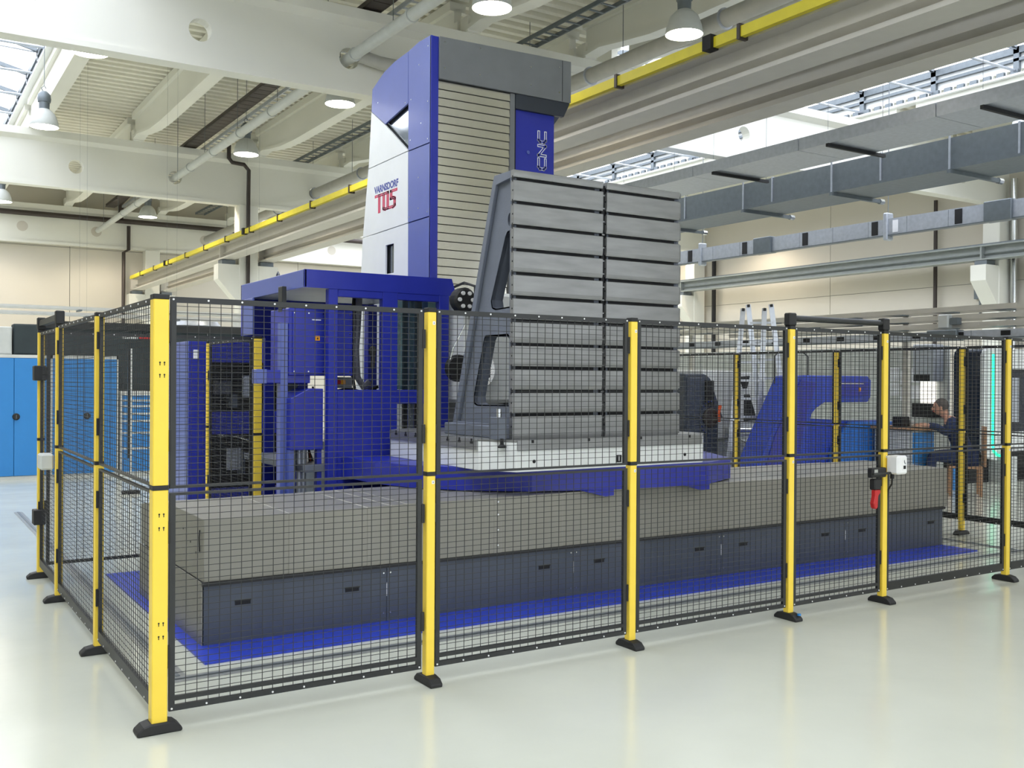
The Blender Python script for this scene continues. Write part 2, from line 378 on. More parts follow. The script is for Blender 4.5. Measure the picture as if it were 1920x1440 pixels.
# crane runways along Y
def runway(x, z0, z1, label, yel, y0=-15.5, y1=30.4, flip=1, M_CRANE=M_CRANE):
    t = thing('crane_runway', label, 'crane runway', (x, 0, z0), 'crane runway beams along the column lines')
    h = z1 - z0
    MB().box(x - .17, x + .17, y0, y1, z0, z0 + .035).build('bottom_flange', M_CRANE, t)
    MB().box(x - .17, x + .17, y0, y1, z1 - .035, z1).build('top_flange', M_CRANE, t)
    MB().box(x - .01, x + .01, y0, y1, z0 + .03, z1 - .03).build('web', M_CRANE, t)
    MB().prism([(x - flip * .01, z0 + .30 * h), (x - flip * .09, z0 + .42 * h), (x - flip * .01, z0 + .5 * h)], 'y', y0, y1).build('stiffener_fold', M_CRANE, t)
    MB().box(x - .025, x + .025, y0, y1, z1, z1 + .05).build('rail', M_GALV2, t)
    for y in GY[1:]: MB().box(x - .16, x + .16, y - .02, y + .02, z0 + .035, z1 - .035).build('stiffener', M_CRANE, t)
    if yel:
        MB().box(x - .27, x - .21, y0, y1, z1 - .03, z1 + .075).build('conductor_bar', M_CYEL, t)
        yy = y0 + .6; k = 0
        while yy < y1:
            bk = MB().box(x - .285, x - .17, yy - .02, yy + .02, z1 - .05, z1 + .1)
            bk.build('hanger_clip', M_BRN, t)
            if k % 4 == 1: MB().box(x - .31, x - .2, yy + .35, yy + .47, z1 - .045, z1 + .1).build('joint_box', M_DRK, t)
            yy += 1.9; k += 1
    return t
runway(6.15, 4.6, 4.98, 'grey crane runway beam carrying a yellow conductor bar, crossing behind the tall machine column', True)
runway(7.15, 4.6, 4.98, 'plain grey crane runway beam just behind the one with the yellow bar', False)
runway(XR - .85, 4.6, 4.96, 'thin grey crane runway beam on corbels along the right hand wall', False, M_CRANE=mat('runway_grey', (146, 152, 150), .5))

# ------------------------------------------------------------------ overhead services
def lamp(x, y, label, z=6.3, on=True, power=170):
    t = thing('high_bay_lamp', label, 'lamp', (x, y, z), 'high bay lamps under the roof')
    MB().lathe([(.25, 0), (.255, .02), (.235, .12), (.19, .24), (.12, .31), (.09, .33)], (x, y, z), 28).build('shade', M_LGR if on else M_GALV, t, smooth=True)
    MB().lathe([(.09, .32), (.095, .45), (.11, .46), (.12, .52), (.11, .6), (.05, .66), (.0, .67)], (x, y, z), 20).build('gear_housing', M_GALV2, t, smooth=True)
    MB().lathe([(.0, .03), (.245, .03), (.245, .002), (0, .002)], (x, y, z), 28).build('diffuser', M_LAMP if on else M_GLASS2, t)
    MB().tube([(x - .02, y, z + .66), (x - .05, y, z + .72), (x, y, z + .77), (x + .03, y, z + .72)], .008, 6).build('hook', M_GALV2, t)
    MB().cyl((x, y, z + .76), (x, y, ZT), .006, 5).build('suspension_wire', M_GALV2, t)
    if on:
        l = bpy.data.lights.new('lamp_light', 'SPOT'); l.energy = power; l.spot_size = math.radians(150); l.spot_blend = .6; l.shadow_soft_size = .22; l.color = (1.0, .88, .72)
        o = bpy.data.objects.new('lamp_light', l); COL.objects.link(o); o.parent = t; o.location = (0, 0, -.03)
    return t
lamp(5.36, 5.96, 'lit high bay lamp at the top edge of the picture, above the column')
lamp(1.41, 10.6, 'lit high bay lamp peeking below the nearest roof girder, at upper left')
lamp(5.45, 11.1, 'lit high bay lamp just left of the blue machine column, before sloping purlins')
lamp(1.42, 15.6, 'lit high bay lamp with dark gear housing, just right of the left hand skylight')
lamp(5.28, 15.74, 'lit high bay lamp with visible bell shade, above the brown pipe on the white column')
lamp(1.53, 24.9, 'small lit high bay lamp at the left edge of the picture, before the back wall')
lamp(5.36, 25.3, 'small lit high bay lamp before the back wall, near the brown riser pipe')
lamp(8.1, 24.8, 'small lit high bay lamp seen just right of the white column, above the yellow bar')
lamp(8.02, 5.35, 'lit high bay lamp partly behind the yellow conductor bar, right of the machine column')
lamp(12.6, 20.4, 'distant lit high bay lamp hanging beyond the machine column in the right hand bay')
lamp(18.6, 16.9, 'lit high bay lamp seen in the gap above the lower duct, by the right wall', power=260)
lamp(16.6, 5.6, 'unlit silver high bay lamp between the two ducts at upper right', on=False)
for x, y in ((1.41, 20.4), (5.4, 20.6), (21.0, 20.6), (21.0, 25.5), (1.4, 28.8), (5.0, 28.9), (20.9, 17.0)):   # rest of the rows, seen only by their light on the walls
    l = bpy.data.lights.new('lamp_light', 'SPOT'); l.energy = 190; l.spot_size = math.radians(155); l.spot_blend = .5; l.shadow_soft_size = .2; l.color = (1.0, .86, .68)
    o = bpy.data.objects.new('lamp_light', l); COL.objects.link(o); o.location = (x, y, 6.25)

def pipe(name, pts, r, m, label, cat='pipe', group=None, n=14, clamps=None, mc=None):
    t = thing(name, label, cat, pts[0], group)
    MB().tube(pts, r, n).build('pipe_run', m, t, smooth=True)
    for c in clamps or []:
        MB().cyl(c[0], c[1], r * 1.22, n).build('pipe_clamp', mc or M_GALV, t)
    return t
t = pipe('service_pipe', [(4.87, -15.5, 6.5), (4.87, 30.4, 6.5)], .085, M_LGR, 'pale insulated pipe running through the round girder holes, left of the machine column', group=None, n=18,
     clamps=[((4.87, y, 6.5), (4.87, y + .04, 6.5)) for y in [-8 + 1.9 * k for k in range(19)]], mc=M_LGR)
for k in range(12): MB().cyl((4.87, 3 + 2.4 * k, 6.6), (4.87, 3 + 2.4 * k, ZT), .006, 5).build('hanger_rod', M_GALV2, t)
pipe('heating_pipe', [(8.45, -15.5, 6.5), (8.45, 30.4, 6.5)], .12, M_PIPE, 'upper of the two thick pale pipes above the yellow conductor bar', n=18,
     clamps=[((8.45, y, 6.5), (8.45, y + .03, 6.5)) for y in range(-10, 28, 3)])
pipe('heating_pipe', [(8.94, -15.5, 6.36), (8.94, 30.4, 6.36)], .09, M_PIPE, 'lower and thinner of the two pale pipes above the yellow conductor bar', n=18)
hp = bpy.data.objects['heating_pipe']
for k in range(11): MB().cyl((8.45, 2 + 2.6 * k, 6.6), (8.45, 2 + 2.6 * k, ZT), .006, 5).build('hanger_rod', M_GALV2, hp)
# cross branch pipe in front of the girder
pipe('branch_pipe', [(4.98, 9.2, 6.52), (5.3, 9.15, 6.45), (8.2, 9.15, 6.42)], .1, M_PIPE, 'horizontal grey branch pipe fixed along the face of the nearest girder, beside the round hole')
def tray(x, z, wd, y0, y1, m, label, rungs=True):
    t = thing('cable_tray', label, 'cable tray', (x, y0, z))
    for s in (-1, 1): MB().box(x + s * wd / 2 - .012, x + s * wd / 2 + .012, y0, y1, z, z + .07).build('side_rail', m, t)
    mb = MB(); y = y0
    while y < y1: mb.box(x - wd / 2, x + wd / 2, y, y + (.04 if rungs else .28), z, z + .015); y += .3
    mb.build('rungs', m, t, kind='stuff'); return t
t = tray(5.2, 7.27, .3, -1, 30, M_BRN, 'dark cable tray above the pale pipe that runs through the girder holes', False)
MB().box(5.1, 5.3, -1, 30, 7.29, 7.33).build('cables', M_DRK, t)
tray(5.72, 7.27, .34, -1, 30, M_GALV, 'galvanised ladder tray on the girders, right of the dark tray')
tray(8.1, 7.27, .3, -1, 30, M_GALV2, 'galvanised ladder tray crossing high above the grey machine hood')

# ventilation ducts along Y on the right
t = thing('ventilation_duct', 'large square galvanised duct below the skylight, above the busbar', 'duct', (13, 0, 4.96))
ys = [-6 + 2.4 * k for k in range(11)]
for a, b in zip(ys[:-1], ys[1:]):
    MB().box(13, 14.0, a + .01, b - .01, 5.0, 5.46).build('duct_section', M_GALV2, t)
    MB().box(12.985, 14.015, b - .015, b + .015, 4.985, 5.475).build('joint_flange', M_GALV, t)
MB().box(12.96, 14.04, -6, 18, 4.96, 5.0).build('bottom_angle', M_GALV2, t)
for y in (4.7, 6.98, 9.1, 11.6):
    MB().box(12.93, 14.25, y - .03, y + .03, 4.9, 4.96).build('support_bar', M_GALV2, t)
    MB().box(12.94, 12.955, y - .015, y + .015, 4.92, 5.5).build('drop_rod', M_GALV, t)
    MB().cyl((14.25, y, 4.93), (14.36, y, 4.93), .05, 8).build('end_cap', M_CHR, t)
t = thing('flat_duct', 'flat bright galvanised duct right under the skylight, nearer than the square duct', 'duct', (11, 0, 5.25))
for a, b in zip(ys[:-1], ys[1:]):
    MB().box(11, 12.1, a + .006, b - .006, 5.25, 5.44).build('duct_section', M_GALV, t)
for y in (2.9, 5.4, 7.85, 10.3):
    MB().box(10.95, 12.3, y - .025, y + .025, 5.19, 5.24).build('support_bar', M_DRK, t)
    MB().cyl((12.25, y, 5.22), (12.25, y, 7.9), .004, 5).build('drop_rod', M_GALV2, t)
    MB().cyl((10.97, y, 5.45), (10.97, y, 7.9), .0025, 5).build('drop_rod', M_GALV2, t)
# busbar trunking
def busbar(x, z0, z1, y0, y1, label, joints, boxes, hangers, step=1.75):
    t = thing('busbar_trunking', label, 'busbar', (x, y0, z0))
    y = y0
    while y < y1 - .1:
        MB().box(x - .06, x + .06, y + .004, min(y + .85, y1) - .004, z0, z1).build('trunking_section', M_GALV, t); y += .85
    MB().box(x - .075, x + .075, y0, y1, z0 - .02, z0).build('bottom_lip', M_GALV2, t)
    for j in joints: MB().box(x - .07, x - .055, j - .07, j + .07, z0 + .02, z1 - .02).build('joint_cover', M_DRK, t)
    for b in boxes: MB().box(x - .12, x + .08, b - .25, b + .25, z0 - .03, z1 + .02).build('tap_off_box', M_GALV2, t, bevel=.01)
    for h in hangers:
        MB().box(x - .1, x + .1, h - .05, h + .05, z0 - .1, z1 + .12).build('hanger_clamp', M_GALV, t, bevel=.02)
        MB().cyl((x, h, z1 + .1), (x, h, ZT - .2), .008, 6).build('drop_rod', M_GALV2, t)
    return t
busbar(15, 4.42, 4.72, -5, 14.5, 'silver busbar trunking with black joint covers, hanging below the square duct', [2.35, 4.1, 5.85, 7.6, 9.3, 11.0, 12.75], [10.45, 5.1, 14.0], [12.4, 7.35, 2.3])
t = MB()
MB().box(14.93, 14.935, 7.08, 7.2, 4.45, 4.68).build('label_plate', M_PAPER, bpy.data.objects['busbar_trunking'])
# stacked rails / trays above the fence at right
for i, (z, yend) in enumerate(((2.70, 12.5), (2.575, 12.0), (2.455, 9.0))):
    t = thing('cable_rail', ['uppermost', 'middle', 'lowest'][i] + ' of three parallel pale grey cable rails above the fence at right', 'cable rail', (12.5, -2, z), 'three parallel cable rails')
    MB().box(12.5, 12.54, -2, yend, z, z + .075).build('front_rail', M_CRANE, t)
    MB().box(12.95, 12.99, -2, yend, z, z + .075).build('rear_rail', M_CRANE, t)
    mb = MB(); y = -1.8
    while y < yend - .1: mb.box(12.54, 12.95, y, y + .25, z + .005, z + .02); y += .9
    mb.build('rungs', M_GALV2, t, kind='stuff')
busbar(12.45, 2.29, 2.40, -2, 12.0, 'slim pale busbar with small black slots, below the three cable rails at right', [-.9 + .72 * k for k in range(17)], [4.4], [], 1)
t = thing('rail_stand', 'vertical white steel support carrying the cable rails, near the right picture edge', 'support', (12.75, 5.5, 0))
for y in (1.0, 5.5, 10.6): MB().box(13.0, 13.08, y - .05, y + .05, 0, 2.8).build('upright', M_CRANE, t)
t = thing('junction_box', 'small white junction box hanging on the cable rails above the fence', 'box', (12.45, 4.45, 2.5))
MB().box(12.38, 12.5, 4.32, 4.5, 2.44, 2.66).build('box_body', M_LGR, t, bevel=.02); MB().box(12.4, 12.5, 4.18, 4.3, 2.5, 2.6).build('cable_gland', M_GALV2, t)
# pipes on the walls
pipe('wall_pipe', [(XL, 30.5, 6.9), (17, 30.5, 6.9)], .085, M_BRN, 'long dark brown pipe running horizontally along the back wall', n=12)
pipe('riser_pipe', [(5.86, 30.52, 6.75), (5.86, 30.52, 5.95), (5.7, 30.5, 5.85), (5.7, 30.5, 0)], .06, M_BRN, 'dark brown riser pipe going down the back wall under the horizontal pipe', n=10)
pipe('riser_pipe', [(5.6, 30.45, 6.98), (5.6, 30.45, 7.5), (5.6, 28.5, 7.62)], .08, M_BRN, 'short dark brown pipe turning up from the horizontal pipe to the roof', n=10)
pipe('column_pipe', [(6.62, 19.86, 0), (6.62, 19.86, 6.2), (6.62, 19.84, 6.85), (6.5, 19.84, 6.98), (6.2, 19.84, 7.0), (6.12, 19.84, 7.1), (6.12, 19.84, 7.5)], .05, M_BRN, 'dark brown pipe clipped to the front of the white column', n=10)
pipe('wall_conduit', [(22.15, 19.46, 1.6), (22.15, 19.46, 6.0)], .07, M_DRK, 'black vertical pipe on the right wall left of the ladder', n=10)
pipe('wall_conduit', [(22.15, 11.26, 2.0), (22.15, 11.26, 6.4)], .05, M_BRN, 'thin dark vertical conduit on the right wall below the ducts', n=10)
pipe('down_pipe', [(22.1, 9.1, 2.3), (22.1, 9.1, 6.6)], .08, M_CHR, 'shiny vertical downpipe on the right wall beside the corbel', n=12)
t = thing('wall_socket', 'small grey socket box with a cable drop on the right wall', 'socket', (22.25, 9.95, 3.5))
MB().box(22.2, 22.3, 10.0, 10.2, 3.75, 4.05).build('box_body', M_GALV2, t); MB().cyl((22.25, 10.06, 3.2), (22.25, 10.06, 3.75), .03, 8).build('conduit', M_GALV2, t)

# ------------------------------------------------------------------ guard fence
def post(x, y, label, wd=.05, axis='y', keyholes=False, sticker=True, foot=True, out=-1, group='yellow guard fence posts'):
    t = thing('fence_post', label, 'fence post', (x, y, 0), group); h = wd / 2
    MB().box(x - h, x + h, y - h, y + h, .03, 1.116).build('post_tube', M_YEL, t, bevel=.004)
    MB().box(x - h, x + h, y - h, y + h, 1.133, 1.99).build('post_tube', M_YEL, t, bevel=.004)
    MB().box(x - h - .001, x + h + .001, y - h - .001, y + h + .001, 1.114, 1.135).build('joint_ring', M_RUB, t)
    MB().box(x - h - .001, x + h + .001, y - h - .001, y + h + .001, 1.988, 2.012).build('end_cap', M_RUB, t, bevel=.003)
    a, b = .1, wd * .72                                      # foot: long across the fence, tapered ends
    prof = [(-a, 0), (a, 0), (a, .018), (a * .72, .042), (h + .006, .05), (-h - .006, .05), (-a * .72, .042), (-a, .018)]
    f = MB()
    if axis == 'y': f.prism([(y + u, v) for u, v in prof], 'x', x - b, x + b)
    else: f.prism([(x + u, v) for u, v in prof], 'y', y - b, y + b)
    f.build('foot', M_RUB, t, bevel=.006)
    if keyholes:
        kh = MB()
        for z in (1.695, 1.639, 1.0, .938, .501, .44):
            for dx in (-.006, .014):
                kh.cyl((x + dx, y - h - .001, z + .004), (x + dx, y - h + .004, z + .004), .0042, 8)
                kh.box(x + dx - .0018, x + dx + .0018, y - h - .001, y - h + .004, z - .010, z)
        kh.build('keyholes', M_DRK, t, kind='stuff')
    if sticker and not keyholes:
        for z in (1.93, 1.08):
            s = MB().box(x + .002, x + .018, y - h - .0012, y - h, z - .009, z + .009).build('sticker', M_RIV, t)
            MB().box(x + .008, x + .012, y - h - .0018, y - h - .0011, z - .005, z + .004).build('printed_mark', M_GRY, s)
    return t
def panel(p, q, z0, z1, label, riv, kick=False, double=False, group='black mesh fence panels', half=.025, toe=0.0, cat='fence panel', midthin=None):
    """welded mesh panel between posts at p and q (centres), z0..z1; riv: 'top' / 'bottom' rail with white caps"""
    p = Vector((*p, 0)); q = Vector((*q, 0)); d = (q - p).normalized(); L = (q - p).length
    n = Vector((-d.y, d.x, 0)); a = p + d * (half + .012); b = q - d * (half + .012); W = (b - a).length
    t = thing('mesh_panel', label, cat, (a.x, a.y, z0), group)
    ft = .026; dep = .02
    def hb(u0, u1, za, zb, th=dep, off=0.0):
        mbx = MB(); c = [a + d * u + n * (off + s * th / 2) for u in (u0, u1) for s in (-1, 1)]
        vs = [(v.x, v.y, z) for z in (za, zb) for v in c]
        return mbx.add(vs, [(0, 1, 3, 2), (4, 6, 7, 5), (0, 2, 6, 4), (1, 5, 7, 3), (0, 4, 5, 1), (2, 3, 7, 6)])
    thin = .012; bt = thin if midthin == 'bottom' else ft; tt = thin if midthin == 'top' else ft
    hb(0, ft, z0, z1).build('frame_stile', M_BLK, t); hb(W - ft, W, z0, z1).build('frame_stile', M_BLK, t)
    hb(ft, W - ft, z0, z0 + bt).build('bottom_rail', M_BLK, t); hb(ft, W - ft, z1 - tt, z1).build('top_rail', M_BLK, t)
    if double: hb(ft, W - ft, z0 + .047, z0 + .067).build('second_rail', M_BLK, t)
    if kick: hb(ft, W - ft, z0, z0 + .062, .022, .0).build('toe_plate', M_BLK, t)
    m = MB(); u = ft
    def wire(u0, u1, za, zb, off):
        c = [a + d * uu + n * (off + s * .0013) for uu in (u0, u1) for s in (-1, 1)]
        vs = [(v.x, v.y, z) for z in (za, zb) for v in c]
        m.add(vs, [(0, 1, 3, 2), (4, 6, 7, 5), (0, 2, 6, 4), (1, 5, 7, 3), (0, 4, 5, 1), (2, 3, 7, 6)])
    k = max(1, round((W - 2 * ft) / .0515))
    for i in range(1, k): wire(ft + (W - 2 * ft) * i / k - .0015, ft + (W - 2 * ft) * i / k + .0015, z0 + .01, z1 - .01, .002)
    z = z0 + .052
    while z < z1 - .02: wire(.01, W - .01, z - .0013, z + .0013, -.0012); z += .0305
    m.build('wire_mesh', M_BLK, t, kind='stuff')
    r = MB(); zz = z1 - .012 if riv == 'top' else z0 + .012; k = max(3, round(W / .17))
    for i in range(k + 1):
        c = a + d * (.012 + (W - .024) * i / k)
        for s in (-1, 1): r.cyl(Vector((c.x, c.y, zz)) + n * s * dep / 2, Vector((c.x, c.y, zz)) + n * s * (dep / 2 + .003), .0048, 8)
    r.build('rivet_caps', M_RIV, t, kind='stuff')
    br = [z0 + .25 * (z1 - z0), z0 + .82 * (z1 - z0)]
    for z in br:
        hb(-.014, .004, z - .05, z + .05, .034, .004).build('clip_bracket', M_RUB, t); hb(W - .004, W + .014, z - .05, z + .05, .034, .004).build('clip_bracket', M_RUB, t)
    return t
FX = [0.0, 1.3985, 2.7847, 4.1751, 5.1711, 6.7508, 8.33]
names = ['thick yellow corner post at the near left corner of the fence, with keyhole marks',
         'yellow fence post with sticker, second along the front from the thick corner post',
         'third yellow post of the front row, before the right angle plate',
         'yellow post left of the front gate, blue cap on its foot',
         'yellow fence post carrying the white interlock box, right of the front gate',
         'yellow fence post at the far right of the front row',
         'yellow fence post at the far corner of the front row, just outside the picture']
for i, x in enumerate(FX):
    pt = post(x, 0.0, names[i], wd=.07 if i in (0, 6) else .05, axis='x' if i == 0 else 'y', keyholes=(i == 0))
    if i == 3: MB().cyl((x + .012, -.085, .04), (x + .012, -.085, .052), .013, 12).build('blue_cap', M_CBL, pt)
pos_words = ['between the thick corner post and the second post', 'between the second and third posts, before the table end', 'before the right angle plate and the table corner',
             'of the front gate, hung beside the interlock box', 'right of the front gate, before the blue floor tray end', 'at the right picture edge beyond the last front post']
for i in range(6):
    dbl = i < 4; h0 = .035 if i == 0 else .025
    panel((FX[i], 0), (FX[i + 1], 0), .085, 1.096, 'lower black mesh panel ' + pos_words[i], 'bottom', kick=not dbl, double=dbl, half=h0, midthin='top')
    panel((FX[i], 0), (FX[i + 1], 0), 1.117, 2.004, 'upper black mesh panel ' + pos_words[i], 'top', half=h0, midthin='bottom')
LY = [0.0, 1.5167, 3.1069, 4.1077]
lp = ['yellow post in the left fence row, next behind the thick corner post', 'yellow post in the left fence row beside the small gate, grey box on it', 'rearmost yellow post of the left fence row, carrying the gate hinges']
for i in (1, 2, 3): post(0, LY[i], lp[i - 1], axis='x', sticker=False)
lw = ['of the left row next to the thick corner post', 'of the left row in front of the blue cabinets', 'of the small gate in the left row']
for i in range(2):
    panel((0, LY[i]), (0, LY[i + 1]), .085, 1.096, 'lower black mesh panel ' + lw[i], 'bottom', kick=True, half=.035 if i == 0 else .025, midthin='top')
    panel((0, LY[i]), (0, LY[i + 1]), 1.117, 2.004, 'upper black mesh panel ' + lw[i], 'top', half=.035 if i == 0 else .025, midthin='bottom')
panel((0, LY[2]), (0, LY[3]), .1, 1.99, 'tall mesh leaf of the small gate in the left fence row', 'top', kick=True, cat='gate')
# rear rows: (0,4.1)->(1.78,4.1), then back along x=1.78; right hand row along x=8.7
post(1.78, 4.1, 'bright yellow post behind the machine bed left of the operator cabin', wd=.07, axis='x', sticker=False)
post(1.78, 5.68, 'thin yellow post seen edge-on in front of the dark machine cabinet frame', axis='x', sticker=False)
panel((0, 4.1077), (1.78, 4.1), .1, 2.0, 'tall mesh panel of the rear row in front of the blue drawer unit', 'top', half=.03)
panel((1.78, 4.1), (1.78, 5.68), .1, 2.0, 'mesh panel going back beside the dark machine cabinet frame', 'top', half=.03)
RY = [0.0, 1.67, 3.33, 5.0, 6.65]
rn = ['yellow post of the right row nearest the person at the bench', 'yellow post of the right row in front of the blue machine arm', 'yellow post of the right row just left of the ladder', 'yellow post of the right row hidden behind the angle plates']
for i in range(1, 5): post(8.7, RY[i], rn[i - 1], axis='x', sticker=False)
rw = ['nearest the right picture edge', 'in front of the person and workbench', 'in front of the blue machine', 'left of the ladder, beside the angle plate']
for i in range(4):
    panel((8.7, RY[i]), (8.7, RY[i + 1]), .16, 1.096, 'lower rear mesh panel of the right row ' + rw[i], 'bottom', kick=True, midthin='top')
    panel((8.7, RY[i]), (8.7, RY[i + 1]), 1.117, 2.02, 'upper rear mesh panel of the right row ' + rw[i], 'top', midthin='bottom')
panel((8.33, 0), (8.7, 0.02), .085, 2.0, 'narrow closing mesh panel at the front right fence corner, off to the right', 'top')
# gate beams and locks
t = thing('gate_beam', 'black tube bridging the front gate above its two yellow posts', 'gate beam', (4.1751, 0, 2.0))
MB().cyl((4.16, 0, 2.065), (5.19, 0, 2.065), .021, 14).build('tube', M_BLK, t, smooth=True)
for x in (4.1751, 5.1711): MB().box(x - .035, x + .035, -.03, .03, 2.012, 2.1).build('end_bracket', M_RUB, t, bevel=.008)
t = thing('gate_beam', 'black tube bridging the small gate in the left fence row', 'gate beam', (0, 3.1, 2.0))
MB().box(-.02, .02, 3.12, 4.1, 2.04, 2.085).build('tube', M_BLK, t)
for y in (3.1069, 4.1077): MB().box(-.03, .03, y - .035, y + .035, 2.012, 2.11).build('end_bracket', M_RUB, t, bevel=.006)
t = thing('interlock_box', 'white plastic interlock box with a small black square on the front gate post', 'switch box', (5.2, -.03, .95))
MB().box(5.168, 5.285, -.13, -.028, .955, 1.092).build('box_body', M_RIV, t, bevel=.012)
MB().box(5.222, 5.268, -.1315, -.129, .985, 1.07).build('front_label', M_RIV, t); MB().box(5.232, 5.258, -.1335, -.131, .995, 1.02).build('black_square', M_DRK, t)
MB().prism([(5.238, 1.055), (5.244, 1.062), (5.246, 1.05), (5.256, 1.032), (5.251, 1.028), (5.24, 1.042)], 'y', -.1335, -.131).build('small_emblem', M_GRY, t)
MB().cyl((5.2, -.06, .92), (5.2, -.06, .956), .014, 10).build('cable_gland', M_DRK, t); MB().tube([(5.2, -.06, .925), (5.21, -.05, .88), (5.2, -.03, .84), (5.205, .02, .6), (5.2, .03, .2)], .007, 6).build('cable', M_DRK, t)
t = thing('gate_lock', 'black gate lock bolt with a red handle on the front gate', 'lock', (5.1, -.03, .9))
MB().box(4.975, 5.14, -.06, -.012, .935, 1.005).build('bolt_body', M_RUB, t, bevel=.008); MB().box(4.975, 5.19, -.075, -.055, .955, .972).build('slide_bar', M_BLK, t, bevel=.003)
MB().box(4.99, 5.03, -.066, -.058, .972, .995).build('latch_plate', M_CHR, t); MB().box(5.0, 5.075, -.065, -.012, .845, .925).build('lock_case', M_RUB, t, bevel=.008)
MB().prism([(5.0, .845), (5.06, .845), (5.06, .825), (5.035, .80), (5.03, .72), (5.015, .705), (4.995, .715), (4.985, .75), (5.0, .80)], 'y', -.07, -.03).build('handle', M_RED, t, bevel=.006)
t = thing('gate_switch', 'light grey switch box on the small gate of the left fence row', 'switch box', (-.03, 3.15, 1.0))
MB().box(-.12, -.028, 3.14, 3.3, .955, 1.07).build('box_body', M_LGR, t, bevel=.012); MB().cyl((-.075, 3.3, 1.0), (-.075, 3.335, 1.0), .02, 10).build('cable_gland', M_LGR, t)
t = thing('hinge_assembly', 'upper black hinge of the small gate in the left fence row', 'hinge', (0, 4.05, 1.66), 'hinges of the small gate')
MB().box(-.06, .03, 4.02, 4.14, 1.6, 1.72).build('hinge_plate', M_RUB, t, bevel=.006)
t = thing('hinge_assembly', 'lower black hinge of the small gate in the left fence row', 'hinge', (0, 4.05, .5), 'hinges of the small gate')
MB().box(-.06, .03, 4.02, 4.14, .44, .56).build('hinge_plate', M_RUB, t, bevel=.006)

# ------------------------------------------------------------------ the boring mill: table bed along X
t = thing('blue_floor_tray', 'blue painted chip tray on the floor round the machine bed', 'floor tray', (4.2, 2.4, 0))
MB().box(.47, 7.86, .95, 3.95, 0.001, .012).build('tray_plate', M_MAT, t)
BE = thing('machine_bed', 'long grey machine bed with telescopic steel covers over a dark blue-grey base', 'machine bed', (4.2, 2.2, 0))
sx = [.56, 1.773, 3.311, 4.83, 6.391, 7.85]; hx = [[.8, 1.524], [3.045], [3.553, 4.585], [5.084, 6.115], [6.623, 7.659]]
for i in range(5):
    bp_ = MB().box(sx[i] + .002, sx[i + 1] - .002, 1.32, 1.35, .012, .375).build('base_panel', M_DGR, BE)
    for h in hx[i]:
        MB().box(h - .048, h + .048, 1.3165, 1.3205, .236, .262).build('pull_recess', M_DRK, bp_)
        MB().box(h - .05, h + .05, 1.310, 1.3185, .258, .266).build('pull_lip', M_RUB, bp_)
for x in sx[1:-1]:
    b = MB()
    for dx in (-.025, .025):
        for z in (.07, .335): b.cyl((x + dx, 1.321, z), (x + dx, 1.314, z), .006, 8)
    b.build('panel_bolts', M_CHR, BE, kind='stuff'); MB().box(x - .002, x + .002, 1.3175, 1.3205, .18, .27).build('joint_tape', M_RIV, BE)
MB().box(.56, 7.85, 1.352, 3.05, .012, .375).build('base_body', M_DGR, BE)
MB().box(.550, .556, 1.325, 3.05, .012, .392).build('end_panel', M_COV, BE)
MB().box(.551, 7.86, 1.295, 1.36, .372, .394).build('seal_strip', M_RUB, BE)
cs = [(.56, 1.095, .776, 1.32), (1.09, 1.63, .779, 1.315), (1.625, 1.80, .782, 1.31), (1.795, 1.92, .785, 1.305), (1.915, 2.60, .788, 1.30), (2.595, 2.66, .790, 1.296), (2.655, 3.2, .790, 1.30),
      (4.9, 5.25, .789, 1.302), (5.24, 5.9, .786, 1.306), (5.89, 6.6, .783, 1.31), (6.59, 7.2, .780, 1.315), (7.19, 7.92, .776, 1.32)]
for a, b, z, y in cs:
    MB().prism([(y, .392), (y, z), (2.3, z + .006), (3.05, z - .09), (3.05, .392)], 'x', a, b).build('telescopic_cover', M_COV, BE, bevel=.004)
MB().box(3.2, 4.9, 1.31, 3.04, .392, .79).build('slide_body', M_COV, BE)
b = MB()
for z in (.45, .56, .67, .76): b.cyl((2.628, 1.297, z), (2.628, 1.29, z), .007, 8)
b.build('cover_bolts', M_CHR, BE, kind='stuff')
ep = MB()
for y, z in ((1.62, .60), (1.49, .55), (1.8, .66)): ep.cyl((.562, y, z), (.557, y, z), .007, 8)
ep.build('plug_holes', M_DRK, BE, kind='stuff')
MB().tube([(.557, 1.40, .70), (.550, 1.385, .66), (.550, 1.38, .62), (.557, 1.40, .57)], .004, 6).build('pull_loop', M_DRK, BE)
# checkered tread on the cover beside the skirt
tr = MB()
for i in range(60):
    for j in range(10):
        x = 5.55 + i * .026; y = 1.45 + j * .035
        if x < 7.0 and y > 1.38 + (x - 5.5) * .0: tr.bar((x - .006, y - .006, .792), (x + .006, y + .006, .792), .003, .002)
tr.build('tread_pattern', M_GALV2, BE, kind='stuff')

# rotary table with blue skirt
TB = thing('rotary_table', 'white rotary table with grey T-slot plates over a wide blue skirt', 'machine table', (3.6, 2.15, .8))
sk = [(2.2, 3.3), (2.22, 2.5), (2.33, 2.1), (2.6, 1.72), (3.0, 1.42), (3.5, 1.26), (4.0, 1.19), (4.55, 1.18), (5.06, 1.45), (5.4, 2.1), (5.4, 2.9), (5.0, 3.06), (2.6, 3.06)]
MB().prism(sk, 'z', .955, .972).build('skirt_top', M_BLUE, TB)
def inset(P_, k, c=(3.8, 2.15)): return [(c[0] + (x - c[0]) * k, c[1] + (y - c[1]) * k) for x, y in P_]
MB().prism(sk, 'z', .80, .955, holes=[inset(sk, .985)[::-1]]).build('skirt_side', M_BLUE, TB)
MB().box(2.9, 4.3, 1.6, 2.8, .801, .955).build('table_slide', M_CAST, TB)
MB().prism(inset(sk, .93), 'z', .799, .81).build('skirt_underside', M_DRK, TB)
